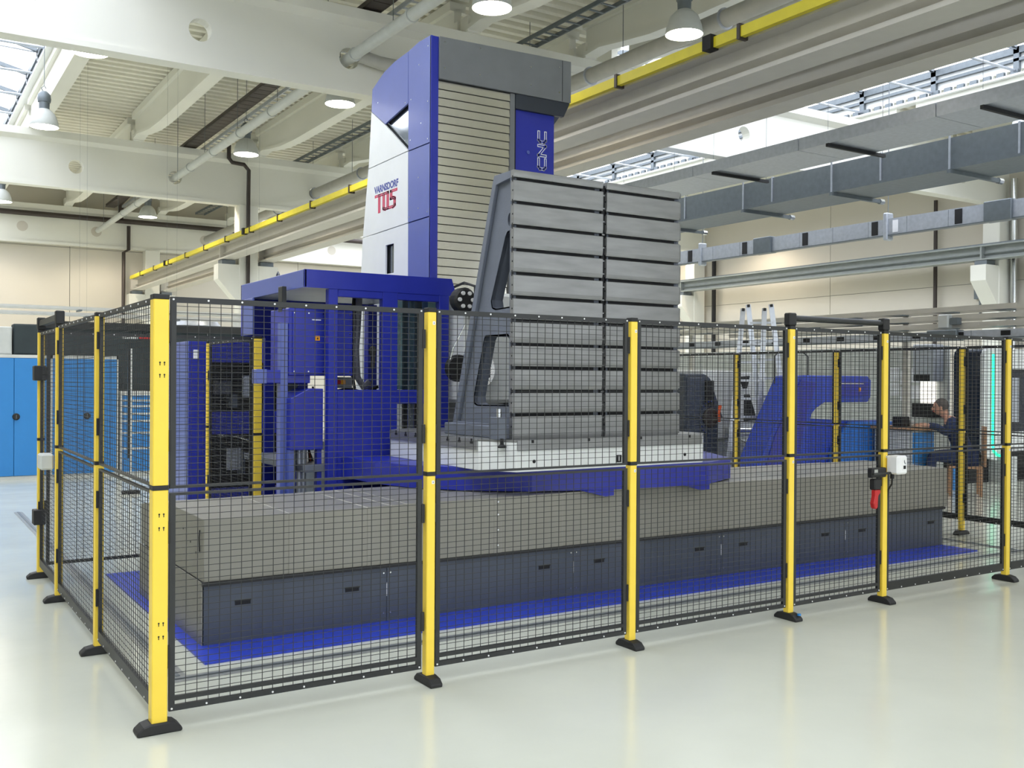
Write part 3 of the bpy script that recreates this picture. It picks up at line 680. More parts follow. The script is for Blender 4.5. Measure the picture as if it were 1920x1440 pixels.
for x0, y0 in ((3.35, 1.12), (4.3, 1.08)):
    MB().prism([(x0, .80), (x0 + .28, .80), (x0 + .28, .755), (x0 + .2, .75)], 'y', y0 + .12, y0 + .16).build('skirt_bracket', M_BLUE, TB)
def oct_(x0, x1, y0, y1, c): return [(x0 + c, y0), (x1 - c, y0), (x1, y0 + c), (x1, y1 - c), (x1 - c, y1), (x0 + c, y1), (x0, y1 - c), (x0, y0 + c)]
bod = [(2.72, 1.2), (4.50, 1.2), (4.66, 1.36), (4.66, 2.94), (4.5, 3.1), (2.72, 3.1), (2.56, 2.94), (2.56, 1.46)]
MB().prism(bod, 'z', .972, 1.185).build('table_body', M_WHT, TB, bevel=.004)
MB().prism(bod, 'z', 1.185, 1.2).build('table_top', M_STL, TB)
MB().box(2.723, 4.488, 1.188, 1.2, 1.125, 1.2).build('front_plate', M_STL, TB, bevel=.002)
MB().box(2.548, 2.56, 1.47, 2.93, 1.122, 1.2).build('side_plate', M_STL, TB, bevel=.002)
sl = MB()
for k in range(8):
    y = 1.54 + .18 * k; sl.box(2.5455, 2.549, y - .011, y + .011, 1.178, 1.2005); sl.box(2.5455, 2.549, y - .02, y + .02, 1.163, 1.179)
for k in range(4):
    x = 2.85 + .5 * k; sl.box(x - .01, x + .01, 1.186, 1.189, 1.178, 1.2005)
sl.build('t_slots', M_DRK, TB, kind='stuff')
h = MB()
for x in (2.87, 4.31): h.cyl((x, 1.203, 1.045), (x, 1.196, 1.045), .013, 14)
h.build('lifting_holes', M_DRK, TB, kind='stuff')
lp_ = MB().box(3.615, 3.665, 1.193, 1.2, 1.01, 1.065).build('number_plate', M_DRK, TB)
text('1', .055, frame_mtx((1, 0, 0), (0, 0, 1), (3.64, 1.192, 1.037)), M_RIV, TB, 'number')
# clamp bolt holding the left angle plate
t = thing('clamp_bolt', 'clamp block with bolt and T-nut on the table corner beside the left angle plate', 'clamp', (2.66, 1.36, 1.2))
MB().box(2.62, 2.70, 1.30, 1.42, 1.2, 1.36).build('clamp_block', M_CAST, t, bevel=.004); MB().cyl((2.66, 1.34, 1.36), (2.66, 1.34, 1.42), .018, 6).build('bolt', M_CHR, t)
MB().lathe([(.0, -.055), (.032, -.055), (.034, -.045), (.014, -.03), (.012, .01)], (2.645, 1.275, 1.2), 14).build('t_nut', M_DRK, t)

# T-slotted angle plates
def angle_plate(x0, x1, label, chamf_right):
    t = thing('angle_plate', label, 'angle plate', (x0, 1.3, 1.2), 'T-slotted angle plates on the table')
    y0, yt = 1.30, 1.345; zs = [3.082 - .1705 * k for k in range(11)]
    MB().box(x0 + .05, x1 - .05, yt - .002, yt + .03, 1.21, 3.14).build('back_plate', M_DRK, t)
    ed = [3.145] + zs + [1.2]
    for i in range(len(ed) - 1):
        hi = ed[i] - (0 if i == 0 else .012); lo = ed[i + 1] + (.012 if i < len(ed) - 2 else 0); r_ = x1 - (.0 if not chamf_right else .03)
        MB().prism([(yt, lo), (y0 + .006, lo), (y0 + .003, lo + .012), (y0, lo + .03), (y0, hi - .004), (y0 + .004, hi), (yt, hi)], 'x', x0 + .0, r_).build('slot_land', M_STL, t)
        if chamf_right: MB().prism([(x1 - .03, y0), (x1 - .008, y0 + .012), (x1, y0 + .03), (x1, yt), (x1 - .03, yt)], 'z', lo + .01, hi - .005).build('land_end', M_STL, t)
    # side webs with openings, rim strips, inner ribs
    outer = [(yt, 1.2), (2.22, 1.2), (2.2, 1.27), (1.60, 3.10), (1.58, 3.145), (yt, 3.145)]
    h1 = circ(1.395, 2.80, .036, 18, .052); h2 = [(1.392, 2.20), (1.40, 2.165), (1.59, 2.158), (1.64, 2.175), (1.655, 2.23), (1.465, 2.675), (1.44, 2.705), (1.41, 2.71), (1.392, 2.68)]
    h3 = [(1.392, 1.47), (1.40, 1.445), (1.85, 1.437), (1.893, 1.455), (1.90, 1.50), (1.755, 1.93), (1.735, 1.955), (1.43, 1.955), (1.392, 1.92)]
    if not chamf_right: wx = ((x0 + .03, x0 + .06), (x1 - .06, x1 - .03))
    else: wx = ((x0 + .03, x0 + .06), (x1 - .06, x1 - .03))
    for i, (a, b) in enumerate(wx):
        MB().prism(outer, 'x', a, b, holes=[h[::-1] for h in (h1, h2, h3)]).build('side_web', M_CAST, t)
        rim_in = [(yt + .012, 1.30), (2.12, 1.30), (1.555, 3.07), (yt + .012, 3.09)]
        o_, i_ = (x0 - .0, a) if i == 0 else (b, x1)
        MB().prism(outer, 'x', o_, i_, holes=[rim_in[::-1]]).build('rim', M_CAST, t, bevel=.004)
        for hh, nm in ((h2, 1), (h3, 2)):       # cast collars round the openings
            cy_, cz_ = sum(q[0] for q in hh) / len(hh), sum(q[1] for q in hh) / len(hh)
            MB().prism([(cy_ + (y - cy_) * 1.06, cz_ + (z - cz_) * 1.04) for y, z in hh], 'x', a if i == 0 else b - .1, a + .1 if i == 0 else b, holes=[hh[::-1]]).build('opening_collar', M_CAST, t)
    MB().box(x0 + .06, x1 - .06, 1.37, 1.60, 3.10, 3.145).build('top_wall', M_CAST, t)
    MB().box(x0 - .06, x1, yt, 2.22, 1.2, 1.29).build('foot_flange', M_CAST, t, bevel=.006) if not chamf_right else MB().box(x0, x1, yt, 2.22, 1.2, 1.29).build('foot_flange', M_CAST, t, bevel=.006)
    MB().box(x0 + .06, x1 - .06, 1.372, 2.0, 1.29, 1.42).build('lower_rib', M_CAST, t); MB().box(x0 + .06, x1 - .06, 1.372, 1.75, 2.0, 2.12).build('middle_rib', M_CAST, t)
    se = MB()
    for z in zs:
        se.box(x0 - .0008, x0 + .001, 1.303, 1.318, z - .011, z + .011); se.box(x0 - .0008, x0 + .001, 1.316, 1.328, z - .022, z + .022)
        se.cyl((x0 - .001, 1.318, z - .085), (x0 + .001, 1.318, z - .085), .007, 8)
    se.build('slot_ends', M_DRK, t, kind='stuff'); return t
angle_plate(2.75, 3.556, 'left of the two steel T-slotted angle plates, its slanted cast side showing two openings', False)
angle_plate(3.592, 4.36, 'right of the two steel T-slotted angle plates on the white table', True)
t = thing('joining_strip', 'dark recessed strip between the two angle plates', 'joint', (3.574, 1.33, 1.2))
MB().box(3.558, 3.59, 1.325, 1.36, 1.2, 3.12).build('strip', M_DRK, t)
ti = MB()
for k in range(19): ti.box(3.560, 3.588, 1.318, 1.326, 1.24 + .1 * k, 1.25 + .1 * k)
ti.build('ties', M_STL, t, kind='stuff')

# ------------------------------------------------------------------ machine column
CO = thing('machine_column', 'tall blue and white machine column with steel slat cover and grey hood', 'machine column', (4.1, 4.4, 0))
XS = 3.325
def side(name, poly, m, x0=XS, th=.02, holes=(), **k): return MB().prism(poly, 'x', x0, x0 + th, holes=holes).build(name, m, CO, **k)
side('side_panel', [(3.70, 3.90), (4.18, 3.905), (4.185, 4.898), (3.96, 4.926), (3.70, 4.92)], M_BLUE_LIT, bevel=.002)
side('side_panel', [(3.70, 3.195), (4.175, 3.19), (4.18, 3.895), (3.70, 3.89)], M_BLUE_LIT, bevel=.002)
side('side_panel', [(3.70, 1.0), (4.16, 1.0), (4.172, 3.18), (3.70, 3.185)], M_BLUE_LIT, bevel=.002)
side('side_panel', [(4.19, 4.38), (4.725, 4.288), (5.07, 4.495), (5.05, 4.727), (4.76, 4.836), (4.5, 4.88), (4.19, 4.897)], M_BLUE_LIT, bevel=.002)
side('side_panel', [(4.185, 3.908), (5.137, 3.897), (5.072, 4.49), (4.727, 4.28)], M_WHT, bevel=.002)
side('side_panel', [(4.18, 3.19), (5.28, 3.17), (5.142, 3.888), (4.185, 3.9)], M_WHT, bevel=.002)
side('side_panel', [(4.165, .95), (5.5, .95), (5.285, 3.162), (4.175, 3.182)], M_WHT, holes=[[(4.5, 2.72), (4.695, 2.72), (4.695, 3.02), (4.5, 3.02)]], bevel=.002)
MB().prism([(4.18, 3.9), (4.2, 4.4), (4.75, 4.3)], 'x', XS + .04, XS + .05).build('window_pane', M_WIN, CO)
MB().box(XS + .04, XS + .05, 4.45, 4.75, 2.68, 3.06).build('window_pane', M_WIN, CO)
MB().box(XS, 3.405, 3.695, 3.72, 1.0, 4.915).build('corner_strip', M_BLUE, CO, bevel=.003)
MB().prism([(3.78, 1.0), (5.36, 1.0), (5.12, 3.9), (4.98, 4.6), (4.5, 4.78), (3.78, 4.83)], 'x', XS + .06, 4.76).build('inner_body', M_GRY, CO)
MB().prism([(3.762, .95), (5.5, .95), (5.05, 4.6), (4.5, 4.78), (3.762, 4.84)], 'x', 4.765, 4.782).build('side_panel', M_BLUE, CO)
sc = MB()
for y, z in ((3.76, 4.83), (3.76, 4.3), (3.9, 4.12), (3.76, 3.94), (3.95, 3.6), (4.13, 3.45), (3.76, 3.24), (4.13, 4.0), (4.25, 4.02), (3.95, 4.7), (4.12, 4.4), (4.25, 4.4), (3.95, 3.3), (4.14, 3.24), (4.9, 4.55)):
    sc.cyl((XS - .003, y, z), (XS, y, z), .007, 8)
sc.build('screw_heads', M_CHR, CO, kind='stuff')
for k in range(26):        # telescopic steel slats, each lapped over the next one down
    z1 = 4.505 - .081 * k; z0 = z1 - .081
    sp = MB().prism([(3.714, z1 - .006), (3.708, z0 + .003), (3.706, z0), (3.722, z0), (3.722, z1 - .006)], 'x', 3.405, 4.222)
    tw = -.012 + .022 * k / 25                     # twist grows slat by slat to slant the reflected streak
    sp.v = [(x, y + tw * (x - 3.405) / .817 + .006, z) for x, y, z in sp.v]; so = sp.build('cover_slat', M_ALU, CO)
    uv = so.data.uv_layers.new(name='UVMap')
    for lp2 in so.data.loops: v_ = so.data.vertices[lp2.vertex_index].co; uv.data[lp2.index].uv = (v_.x, v_.z)
MB().box(4.222, 4.275, 3.70, 3.73, 1.2, 4.505).build('guide_strip', M_GRY, CO)
MB().box(4.275, 4.30, 3.72, 3.74, 1.2, 4.4).build('dark_strip', M_DRK, CO)  # dark strip beside the front panel
fr = MB().box(4.28, 4.782, 3.735, 3.76, 1.0, 4.4).build('front_panel', M_BLUE, CO, bevel=.004)
MB().prism([(3.405, 4.51), (4.94, 4.51), (4.951, 4.515), (4.951, 4.942), (3.405, 4.915)], 'y', 3.675, 3.70).build('hood_front', M_GRY, CO, bevel=.003)
MB().box(4.838, 4.842, 3.672, 3.70, 4.515, 4.935).build('hood_seam', M_DRK, CO)
MB().box(3.41, 4.95, 3.7, 4.5, 4.86, 4.905).build('hood_top', M_GRY, CO); MB().box(4.93, 4.951, 3.7, 4.5, 4.515, 4.9).build('hood_side', M_GRY, CO)
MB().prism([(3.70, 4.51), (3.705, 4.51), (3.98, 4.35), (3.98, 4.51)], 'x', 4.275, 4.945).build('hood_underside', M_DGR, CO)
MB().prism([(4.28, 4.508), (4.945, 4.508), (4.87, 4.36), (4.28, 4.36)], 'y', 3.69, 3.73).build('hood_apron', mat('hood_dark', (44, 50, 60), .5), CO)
sc = MB()
for x, z in ((3.46, 4.87), (3.46, 4.62), (3.85, 4.88), (3.85, 4.62), (4.45, 4.8), (4.45, 4.62), (4.8, 4.86), (4.8, 4.6)): sc.cyl((x, 3.672, z), (x, 3.676, z), .008, 8)
sc.build('hood_screws', M_CHR, CO, kind='stuff')
# lettering CNC: outlined letters reading upwards on the blue front panel
def strokes(polys, org, X, Y, w_, m, parent, name, lift, th=.0012, wh=None):
    X = Vector(X); Y = Vector(Y); Z = X.cross(Y); mb = MB()
    for pl in polys:
        for (a, b), (c, d) in zip(pl[:-1], pl[1:]):
            p = Vector(org) + X * a + Y * b + Z * lift; q = Vector(org) + X * c + Y * d + Z * lift
            vert = abs(c - a) < abs(d - b); wd, ee = (w_, wh or w_) if vert else (wh or w_, w_); e = (q - p).normalized() * ee / 2
            mb.bar(p - e, q + e, wd, th, up=Z)
    return mb.build(name, m, parent)
def C_(o): return [[(o + .10, .012), (o + .02, .012), (o + .0, .03), (o + .0, .078), (o + .02, .096), (o + .10, .096)]]
def N_(o): return [[(o + .0, .012), (o + .0, .096), (o + .098, .012), (o + .098, .096)]]
cnc = [C_(0), N_(.138), C_(.276)]
for i, L in enumerate(cnc):       # letters drawn as a white stroke with the blue showing inside
    q = strokes(L, (4.685, 3.735, 3.80), (0, 0, 1), (-1, 0, 0), .03, M_RIV, CO, 'letter', .001)
    strokes(L, (4.685, 3.735, 3.80), (0, 0, 1), (-1, 0, 0), .014, M_BLUE, CO, 'letter_core', .0022)
MB().cyl((4.46, 3.735, 3.95), (4.46, 3.728, 3.95), .018, 16).build('small_lock', M_BLUE_LIT, CO)
# maker's mark on the white side panel
text('VARNSDORF', .10, frame_mtx((0, -1, 0), (0, 0, 1), (XS - .0005, 4.69, 3.628)), M_LBLU, CO, 'lettering', .0008, .004, sx=1.0)
S = .49; H_ = .195
def T(p): return (p[0] * S, p[1] * H_)
tos = [[(.0, .90), (.59, .90)], [(.17, .9), (.17, .03)], [(.395, .9), (.395, .12), (.45, .07), (.88, .07), (.93, .12), (.93, .47), (.88, .52), (.76, .52), (.76, .9), (1.0, .9)], [(.595, .9), (.595, .07)]]
tos = [[T(p) for p in l] for l in tos]
strokes(tos, (XS, 4.94, 3.388), (0, -1, 0), (0, 0, 1), .058, M_LRED, CO, 'logo', .0008, wh=.03)
strokes(tos, (XS, 4.94, 3.388), (0, -1, 0), (0, 0, 1), .006, M_PINK, CO, 'logo_inline', .002)
# headstock with spindle flange
MB().box(3.29, 3.80, 2.95, 3.70, 1.42, 2.42).build('headstock', M_WHT, CO, bevel=.03)
MB().lathe([(0, 0), (.035, 0), (.05, .01), (.05, .02), (.17, .02), (.175, .03), (.175, .09), (0, .09)], (3.385, 2.85, 1.72), 30, 'y').build('spindle_flange', M_CHR, CO, smooth=True)
hb_ = MB()
for k in range(8):
    a = k * math.pi / 4 + .3; hb_.cyl((3.385 + .12 * math.cos(a), 2.868, 1.72 + .12 * math.sin(a)), (3.385 + .12 * math.cos(a), 2.875, 1.72 + .12 * math.sin(a)), .016, 10)
hb_.cyl((3.385, 2.848, 1.72), (3.385, 2.86, 1.72), .045, 16); hb_.build('flange_holes', M_DRK, CO, kind='stuff')
MB().lathe([(0, 0), (.11, 0), (.12, .02), (.12, .06), (0, .06)], (3.2, 2.88, 1.73), 24, 'y').build('pendant_disc', M_RUB, CO)
MB().tube([(3.1, 2.9, 1.75), (3.14, 2.9, 1.9), (3.28, 2.93, 2.12)], .008, 6).build('coolant_rod', M_CHR, CO)
MB().lathe([(0, 0), (.09, 0), (.11, .02), (.11, .1), (0, .1)], (3.235, 2.84, 2.33), 20, 'y').build('nozzle_ring', M_RUB, CO)
nz_ = MB()
for k in range(6): a = k * math.pi / 3; nz_.cyl((3.235 + .065 * math.cos(a), 2.825, 2.33 + .065 * math.sin(a)), (3.235 + .065 * math.cos(a), 2.845, 2.33 + .065 * math.sin(a)), .018, 10)
nz_.build('nozzles', M_RIV, CO, kind='stuff')
MB().tube([(3.28, 2.85, 2.27), (3.34, 2.86, 2.36), (3.36, 2.9, 2.46), (3.42, 3.2, 2.52), (3.5, 3.6, 2.5)], .012, 6).build('hose', M_DRK, CO)
MB().box(3.34, 3.42, 2.9, 2.96, 2.18, 2.34).build('sensor_block', M_GRY, CO)
# column bed going back along Y
t = thing('column_bed', 'low dark bed behind the table on which the tall column travels', 'machine bed', (4.2, 6, 0))
MB().box(3.3, 5.2, 3.1, 8.6, 0, .78).build('bed_body', M_DGR, t); MB().box(3.25, 5.25, 3.1, 8.6, .78, .9).build('way_cover', M_COV, t)
MB().box(3.35, 5.0, 3.72, 5.5, .9, 1.0).build('saddle', M_BLUE, t)

# ------------------------------------------------------------------ operator cabin and cabinets beside the column
CB = thing('operator_cabin', 'dark blue operator cabin with flat roof and open windows left of the column', 'cabin', (2.6, 3.9, 0))
def cb(name, x0, x1, y0, y1, z0, z1, m=M_BLUE, bevel=.004, **k): return MB().box(x0, x1, y0, y1, z0, z1).build(name, m, CB, bevel=bevel, **k)
MB().prism([(1.87, 2.39), (3.295, 2.385), (3.295, 2.44), (3.262, 2.54), (1.87, 2.54)], 'y', 3.15, 3.17).build('roof_fascia', M_BLUE, CB)
cb('roof_fascia', 1.87, 1.89, 3.15, 4.89, 2.39, 2.54, M_BLUE_LIT); cb('roof_fascia', 1.87, 3.28, 4.87, 4.89, 2.39, 2.54)
cb('roof_plate', 1.88, 3.27, 3.16, 4.88, 2.50, 2.535); cb('roof_lining', 1.895, 3.26, 3.175, 4.865, 2.41, 2.43, M_LGR)  # lining coloured light grey to bounce light under the roof
MB().tube([(1.96, 4.1, 2.535), (1.96, 4.1, 2.575), (1.96, 4.07, 2.6), (1.96, 4.04, 2.575), (1.96, 4.04, 2.535)], .008, 6).build('lifting_eye', M_GRY, CB)
for x0, x1 in ((2.086, 2.168), (2.583, 2.726), (3.138, 3.238)): cb('front_post', x0, x1, 3.152, 3.23, .05, 2.39)
cb('top_rail', 2.168, 2.583, 3.155, 3.22, 2.325, 2.388); cb('top_rail', 2.726, 3.138, 3.155, 3.22, 2.325, 2.388)
cb('lower_panel', 2.168, 2.583, 3.16, 3.2, .3, 1.536); cb('sill_rail', 2.726, 3.138, 3.155, 3.22, 1.413, 1.536)
cb('rear_post', 3.16, 3.26, 4.75, 4.86, .05, 2.4); cb('platform', 1.9, 3.27, 3.24, 4.86, .84, .9, M_CAST)
MB().box(2.74, 3.12, 3.19, 3.196, 1.54, 2.32).build('window_glass', M_GLASS2, CB)
cb('door_frame', 2.86, 2.90, 3.3, 3.34, .95, 2.38, M_BLK); cb('door_frame', 2.93, 2.96, 3.3, 3.34, .95, 2.38, M_GALV2); cb('door_frame', 2.98, 3.04, 3.3, 3.34, .95, 2.38, M_BLK)
cb('shelf_edge', 2.83, 3.0, 3.35, 3.45, 1.54, 1.575, M_WHT)
# left rear gusset panel and post
MB().prism([(1.862, 2.04), (1.862, 2.39), (2.295, 2.39), (2.295, 2.14), (2.165, 2.0), (2.205, .0), (2.085, .0), (2.085, 2.03)], 'y', 4.80, 4.86).build('rear_gusset', M_BLUE, CB, bevel=.003)
cb('rear_side_panel', 1.862, 1.882, 4.5, 4.80, 2.04, 2.39, M_BLUE_LIT)
cb('inner_post', 1.735, 1.80, 3.34, 3.42, .0, 2.10, M_BLUE_LIT); cb('bracket_arm', 1.60, 2.0, 3.35, 3.45, 1.59, 1.70); cb('bracket_box', 1.53, 1.62, 3.34, 3.46, 1.585, 1.705, M_BLUE_LIT)
cb('hanger', 1.80, 1.84, 3.5, 3.6, 2.2, 2.42, M_BLK)
cb('inner_panel', 1.82, 2.09, 3.66, 3.69, .9, 1.66, M_DGR); cb('inner_panel', 2.0, 2.09, 3.64, 3.66, 1.45, 1.66)
t = thing('control_cabinet', 'blue control cabinet with small orange warning sticker, hanging in the cabin', 'control cabinet', (2.08, 3.4, 1.64))
MB().box(1.802, 2.38, 3.33, 3.8, 1.655, 2.225).build('cabinet_body', M_BLUE, t, bevel=.006); MB().box(1.83, 2.36, 3.315, 3.33, 1.675, 2.2).build('door', M_BLUE, t, bevel=.004)
s_ = MB()
for x in (1.845, 1.97, 2.10, 2.2, 2.345):
    for z in (1.69, 2.185): s_.cyl((x, 3.314, z), (x, 3.31, z), .006, 8)
for z in (1.85, 2.02): s_.cyl((2.345, 3.314, z), (2.345, 3.31, z), .006, 8)
s_.build('screws', M_CHR, t, kind='stuff')
MB().box(2.0, 2.08, 3.3125, 3.315, 2.127, 2.135).build('name_strip', M_RIV, t)
k_ = MB().box(2.03, 2.07, 3.3115, 3.315, 1.955, 1.995).build('warning_sticker', M_STK, t); MB().prism([(2.04, 1.966), (2.06, 1.966), (2.05, 1.985)], 'y', 3.3105, 3.3118).build('warning_triangle', M_DRK, t)
MB().cyl((2.385, 3.4, 1.665), (2.42, 3.4, 1.665), .012, 8).build('cable_gland', M_RUB, t)
t = thing('pump_cabinet', 'lower blue cabinet with sloped top on legs, below the hanging control cabinet', 'cabinet', (1.95, 3.35, 0))
MB().prism([(1.79, 1.03), (2.075, 1.03), (2.075, 1.545), (1.95, 1.545), (1.79, 1.462)], 'y', 3.24, 3.6).build('cabinet_body', M_BLUE, t, bevel=.004)
MB().box(1.785, 1.825, 3.26, 3.33, 0, 1.03).build('leg', M_BLUE_LIT, t); MB().box(1.785, 1.825, 3.5, 3.58, 0, 1.03).build('leg', M_BLUE, t); MB().box(2.03, 2.07, 3.26, 3.33, 0, 1.03).build('leg', M_BLUE, t)
for x in (1.875, 1.93, 1.97): MB().cyl((x, 3.42, 0), (x, 3.42, 1.03), .022, 10).build('pipe', M_GALV, t, smooth=True)
t = thing('orange_cables', 'bundle of dark and orange cables beside the blue cabin post', 'cable', (2.09, 3.4, .9))
for i, m_ in enumerate((M_DRK, M_ORG, M_DRK, M_BRN, M_DRK)):
    MB().tube([(2.1 + .008 * i, 3.62, .9), (2.09 - .01 * i, 3.63, 1.12), (2.12 + .01 * i, 3.62, 1.3), (2.14, 3.62, 1.42 + .02 * i), (2.13, 3.63, 1.56)], .009, 6).build('cable', m_, t)
MB().box(2.10, 2.14, 3.58, 3.62, 1.40, 1.43).build('yellow_plug', M_YEL, t)
t = thing('switch_unit', 'small control box with red and yellow switch below the hanging cabinet', 'control panel', (2.3, 3.6, 1.55))
MB().box(2.3, 2.5, 3.62, 3.74, 1.545, 1.645).build('panel_box', M_GRY, t); MB().cyl((2.36, 3.615, 1.6), (2.36, 3.59, 1.6), .02, 12).build('switch', M_RED, t); MB().box(2.39, 2.43, 3.612, 3.62, 1.58, 1.62).build('yellow_plate', M_STK, t)
MB().box(2.28, 2.34, 3.6, 3.62, 1.56, 1.64).build('white_plate', M_WHT, t)
t = thing('conduit_hose', 'thick grey flexible hose hanging inside the operator cabin', 'hose', (2.6, 3.7, 1.5))
MB().tube([(2.62, 3.75, 2.42), (2.60, 3.74, 2.1), (2.585, 3.74, 1.9), (2.6, 3.74, 1.65), (2.66, 3.74, 1.56), (2.72, 3.74, 1.6)], .032, 12).build('hose', M_CABLE, t, smooth=True)
MB().tube([(2.575, 3.76, 2.42), (2.55, 3.75, 2.05), (2.55, 3.75, 1.7), (2.58, 3.75, 1.54)], .016, 8).build('side_cable', M_DRK, t)
MB().tube([(2.4, 3.72, 1.52), (2.52, 3.72, 1.54), (2.66, 3.72, 1.5), (2.8, 3.72, 1.56)], .016, 8).build('loop', M_DRK, t)
t = thing('hand_pendant', 'black hand-held control pendant hanging on the cabin post', 'pendant', (2.56, 3.26, 1.8))
MB().prism([(2.515, 1.72), (2.55, 1.72), (2.555, 1.83), (2.565, 1.88), (2.555, 1.915), (2.52, 1.92), (2.498, 1.89), (2.502, 1.85), (2.518, 1.83)], 'y', 3.235, 3.265).build('pendant_body', M_RUB, t, bevel=.006)
MB().tube([(2.53, 3.25, 1.72), (2.532, 3.25, 1.64), (2.515, 3.26, 1.56), (2.46, 3.3, 1.53)], .006, 6).build('cord', M_DRK, t)

# dark cabinet frame behind the rear fence
t = thing('machine_cabinet_frame', 'open cabinet frame with blue posts and dark interior behind the left rear fence', 'cabinet', (2.2, 6.2, 0))
def mf(name, x0, x1, y0, y1, z0, z1, m=M_BLUE): return MB().box(x0, x1, y0, y1, z0, z1).build(name, m, t, bevel=.004)
mf('post', 1.655, 1.90, 6.0, 6.25, 0, 2.02); mf('left_side_panel', 1.645, 1.66, 6.0, 6.9, 0, 2.02, M_BLUE_LIT); mf('header', 1.9, 2.9, 6.0, 6.2, 1.80, 2.02); mf('mid_beam', 1.9, 2.9, 6.02, 6.2, 1.02, 1.26)
mf('base_beam', 1.9, 2.9, 6.0, 6.2, .0, .42); mf('post', 2.7, 2.9, 6.0, 6.2, 0, 2.02); mf('back_panel', 1.9, 2.9, 6.8, 6.85, 0, 2.0, M_DRK); mf('roof', 1.66, 2.9, 6.2, 6.85, 1.98, 2.02)
mf('label_sheet', 1.70, 1.76, 5.992, 6.0, 1.83, 1.93, M_PAPER)
mf('filter_grille', 2.27, 2.41, 6.1, 6.15, 1.42, 1.66, M_GALV); mf('filter_grille', 2.10, 2.25, 6.1, 6.15, .62, .86, M_GALV)
mf('motor', 2.05, 2.2, 6.3, 6.5, 1.45, 1.6, M_GRY); mf('valve_block', 2.2, 2.27, 6.3, 6.45, 1.3, 1.45, M_GALV2); mf('small_pump', 2.3, 2.36, 6.3, 6.42, .55, .8, M_GALV2)
MB().tube([(1.95, 6.3, 1.03), (2.1, 6.28, 1.0), (2.25, 6.28, .98), (2.4, 6.28, .93)], .014, 8).build('braided_hose', M_CHR, t)

# ------------------------------------------------------------------ left background
def cupboard(x0, label, w_=1.03, n=0):
    t = thing('steel_cupboard', label, 'cupboard', (x0 + w_ / 2, 12.9, 0), 'tall blue steel cupboards'); x1 = x0 + w_; mid = (x0 + x1) / 2
    for a, b in ((x0, x0 + .03), (x1 - .03, x1)): MB().box(a, b, 12.66, 13.1, 0, 1.98).build('side_frame', M_CFR, t)
    MB().box(x0, x1, 12.66, 13.1, 1.93, 1.98).build('top_frame', M_CFR, t); MB().box(x0, x1, 12.665, 13.1, 0, .06).build('plinth', M_CFR, t); MB().box(x0 + .03, x1 - .03, 12.9, 13.1, .06, 1.93).build('back', M_CBL, t)
    dl = MB().box(x0 + .034, mid - .003, 12.648, 12.67, .065, 1.925).build('door', M_CBL, t, bevel=.003); MB().box(mid + .003, x1 - .034, 12.648, 12.67, .065, 1.925).build('door', M_CBL, t, bevel=.003)
    MB().lathe([(0, -.03), (.04, -.03), (.055, -.015), (.055, 0), (0, 0)], (mid + .03, 12.648, 1.0), 16, 'y').build('handle', M_RUB, dl)
    MB().box(mid + .026, mid + .034, 12.612, 12.62, .97, 1.03).build('grip', M_GALV2, dl); return t
cupboard(.13, 'tall blue two-door steel cupboard at the left picture edge, outside the fence')
cupboard(1.17, 'tall blue two-door steel cupboard seen through the left fence mesh')
t = thing('drawer_cabinet', 'blue drawer cabinet with pale grip strips, right of the tall cupboards', 'drawer cabinet', (2.75, 12.85, 0))
MB().box(2.23, 3.3, 12.62, 13.1, 0, 1.40).build('cabinet_body', M_CFR, t)
zz = [1.36, 1.29, 1.215, 1.10, .985, .77, .52, .06]
zz = [1.36, 1.26, 1.165, 1.04, .92, .72, .46, .06]
for a, b in zip(zz[:-1], zz[1:]):
    d_ = MB().box(2.26, 3.27, 12.605, 12.625, b + .005, a - .03).build('drawer', M_CBL, t); MB().box(2.26, 3.27, 12.595, 12.625, a - .028, a - .002).build('grip_strip', M_CFR, d_)
t = thing('welding_curtain', 'long dark green-black partition behind the blue cupboards', 'partition', (2.8, 13.5, 0))
for k in range(9): MB().box(1.12 + .45 * k, 1.12 + .45 * k + .445, 13.2 + .03 * (k % 2), 13.24 + .03 * (k % 2), .1, 2.44).build('curtain_strip', M_CURT, t)
MB().box(1.1, 5.2, 13.16, 13.3, 2.44, 2.56).build('head_rail', M_BLK, t); MB().box(1.1, 1.16, 13.16, 13.3, 0, 2.5).build('end_post', M_BLK, t); MB().box(5.14, 5.2, 13.16, 13.3, 0, 2.5).build('end_post', M_BLK, t)
MB().box(2.62, 2.92, 13.13, 13.16, 2.30, 2.33).build('sign_strip', M_RED, t); MB().box(2.35, 2.6, 13.13, 13.16, 2.295, 2.335).build('sign_strip', M_LGR, t)
t = thing('equipment_box', 'dark box standing on top of the blue cupboard at left', 'box', (.85, 12.8, 1.98))
MB().box(.64, 1.05, 12.7, 13.05, 1.98, 2.47).build('box_body', M_CURT, t, bevel=.01); MB().box(.655, 1.035, 12.69, 12.7, 2.0, 2.45).build('front_panel', M_CURT, t, bevel=.004)
t = thing('equipment_box', 'pale grey box on the blue cupboard at the left picture edge', 'box', (.4, 12.8, 1.98))
MB().box(.15, .62, 12.72, 13.05, 1.98, 2.42).build('box_body', M_LGR, t, bevel=.01); MB().box(.17, .6, 12.71, 12.72, 2.0, 2.4).build('front_panel', M_LGR, t)
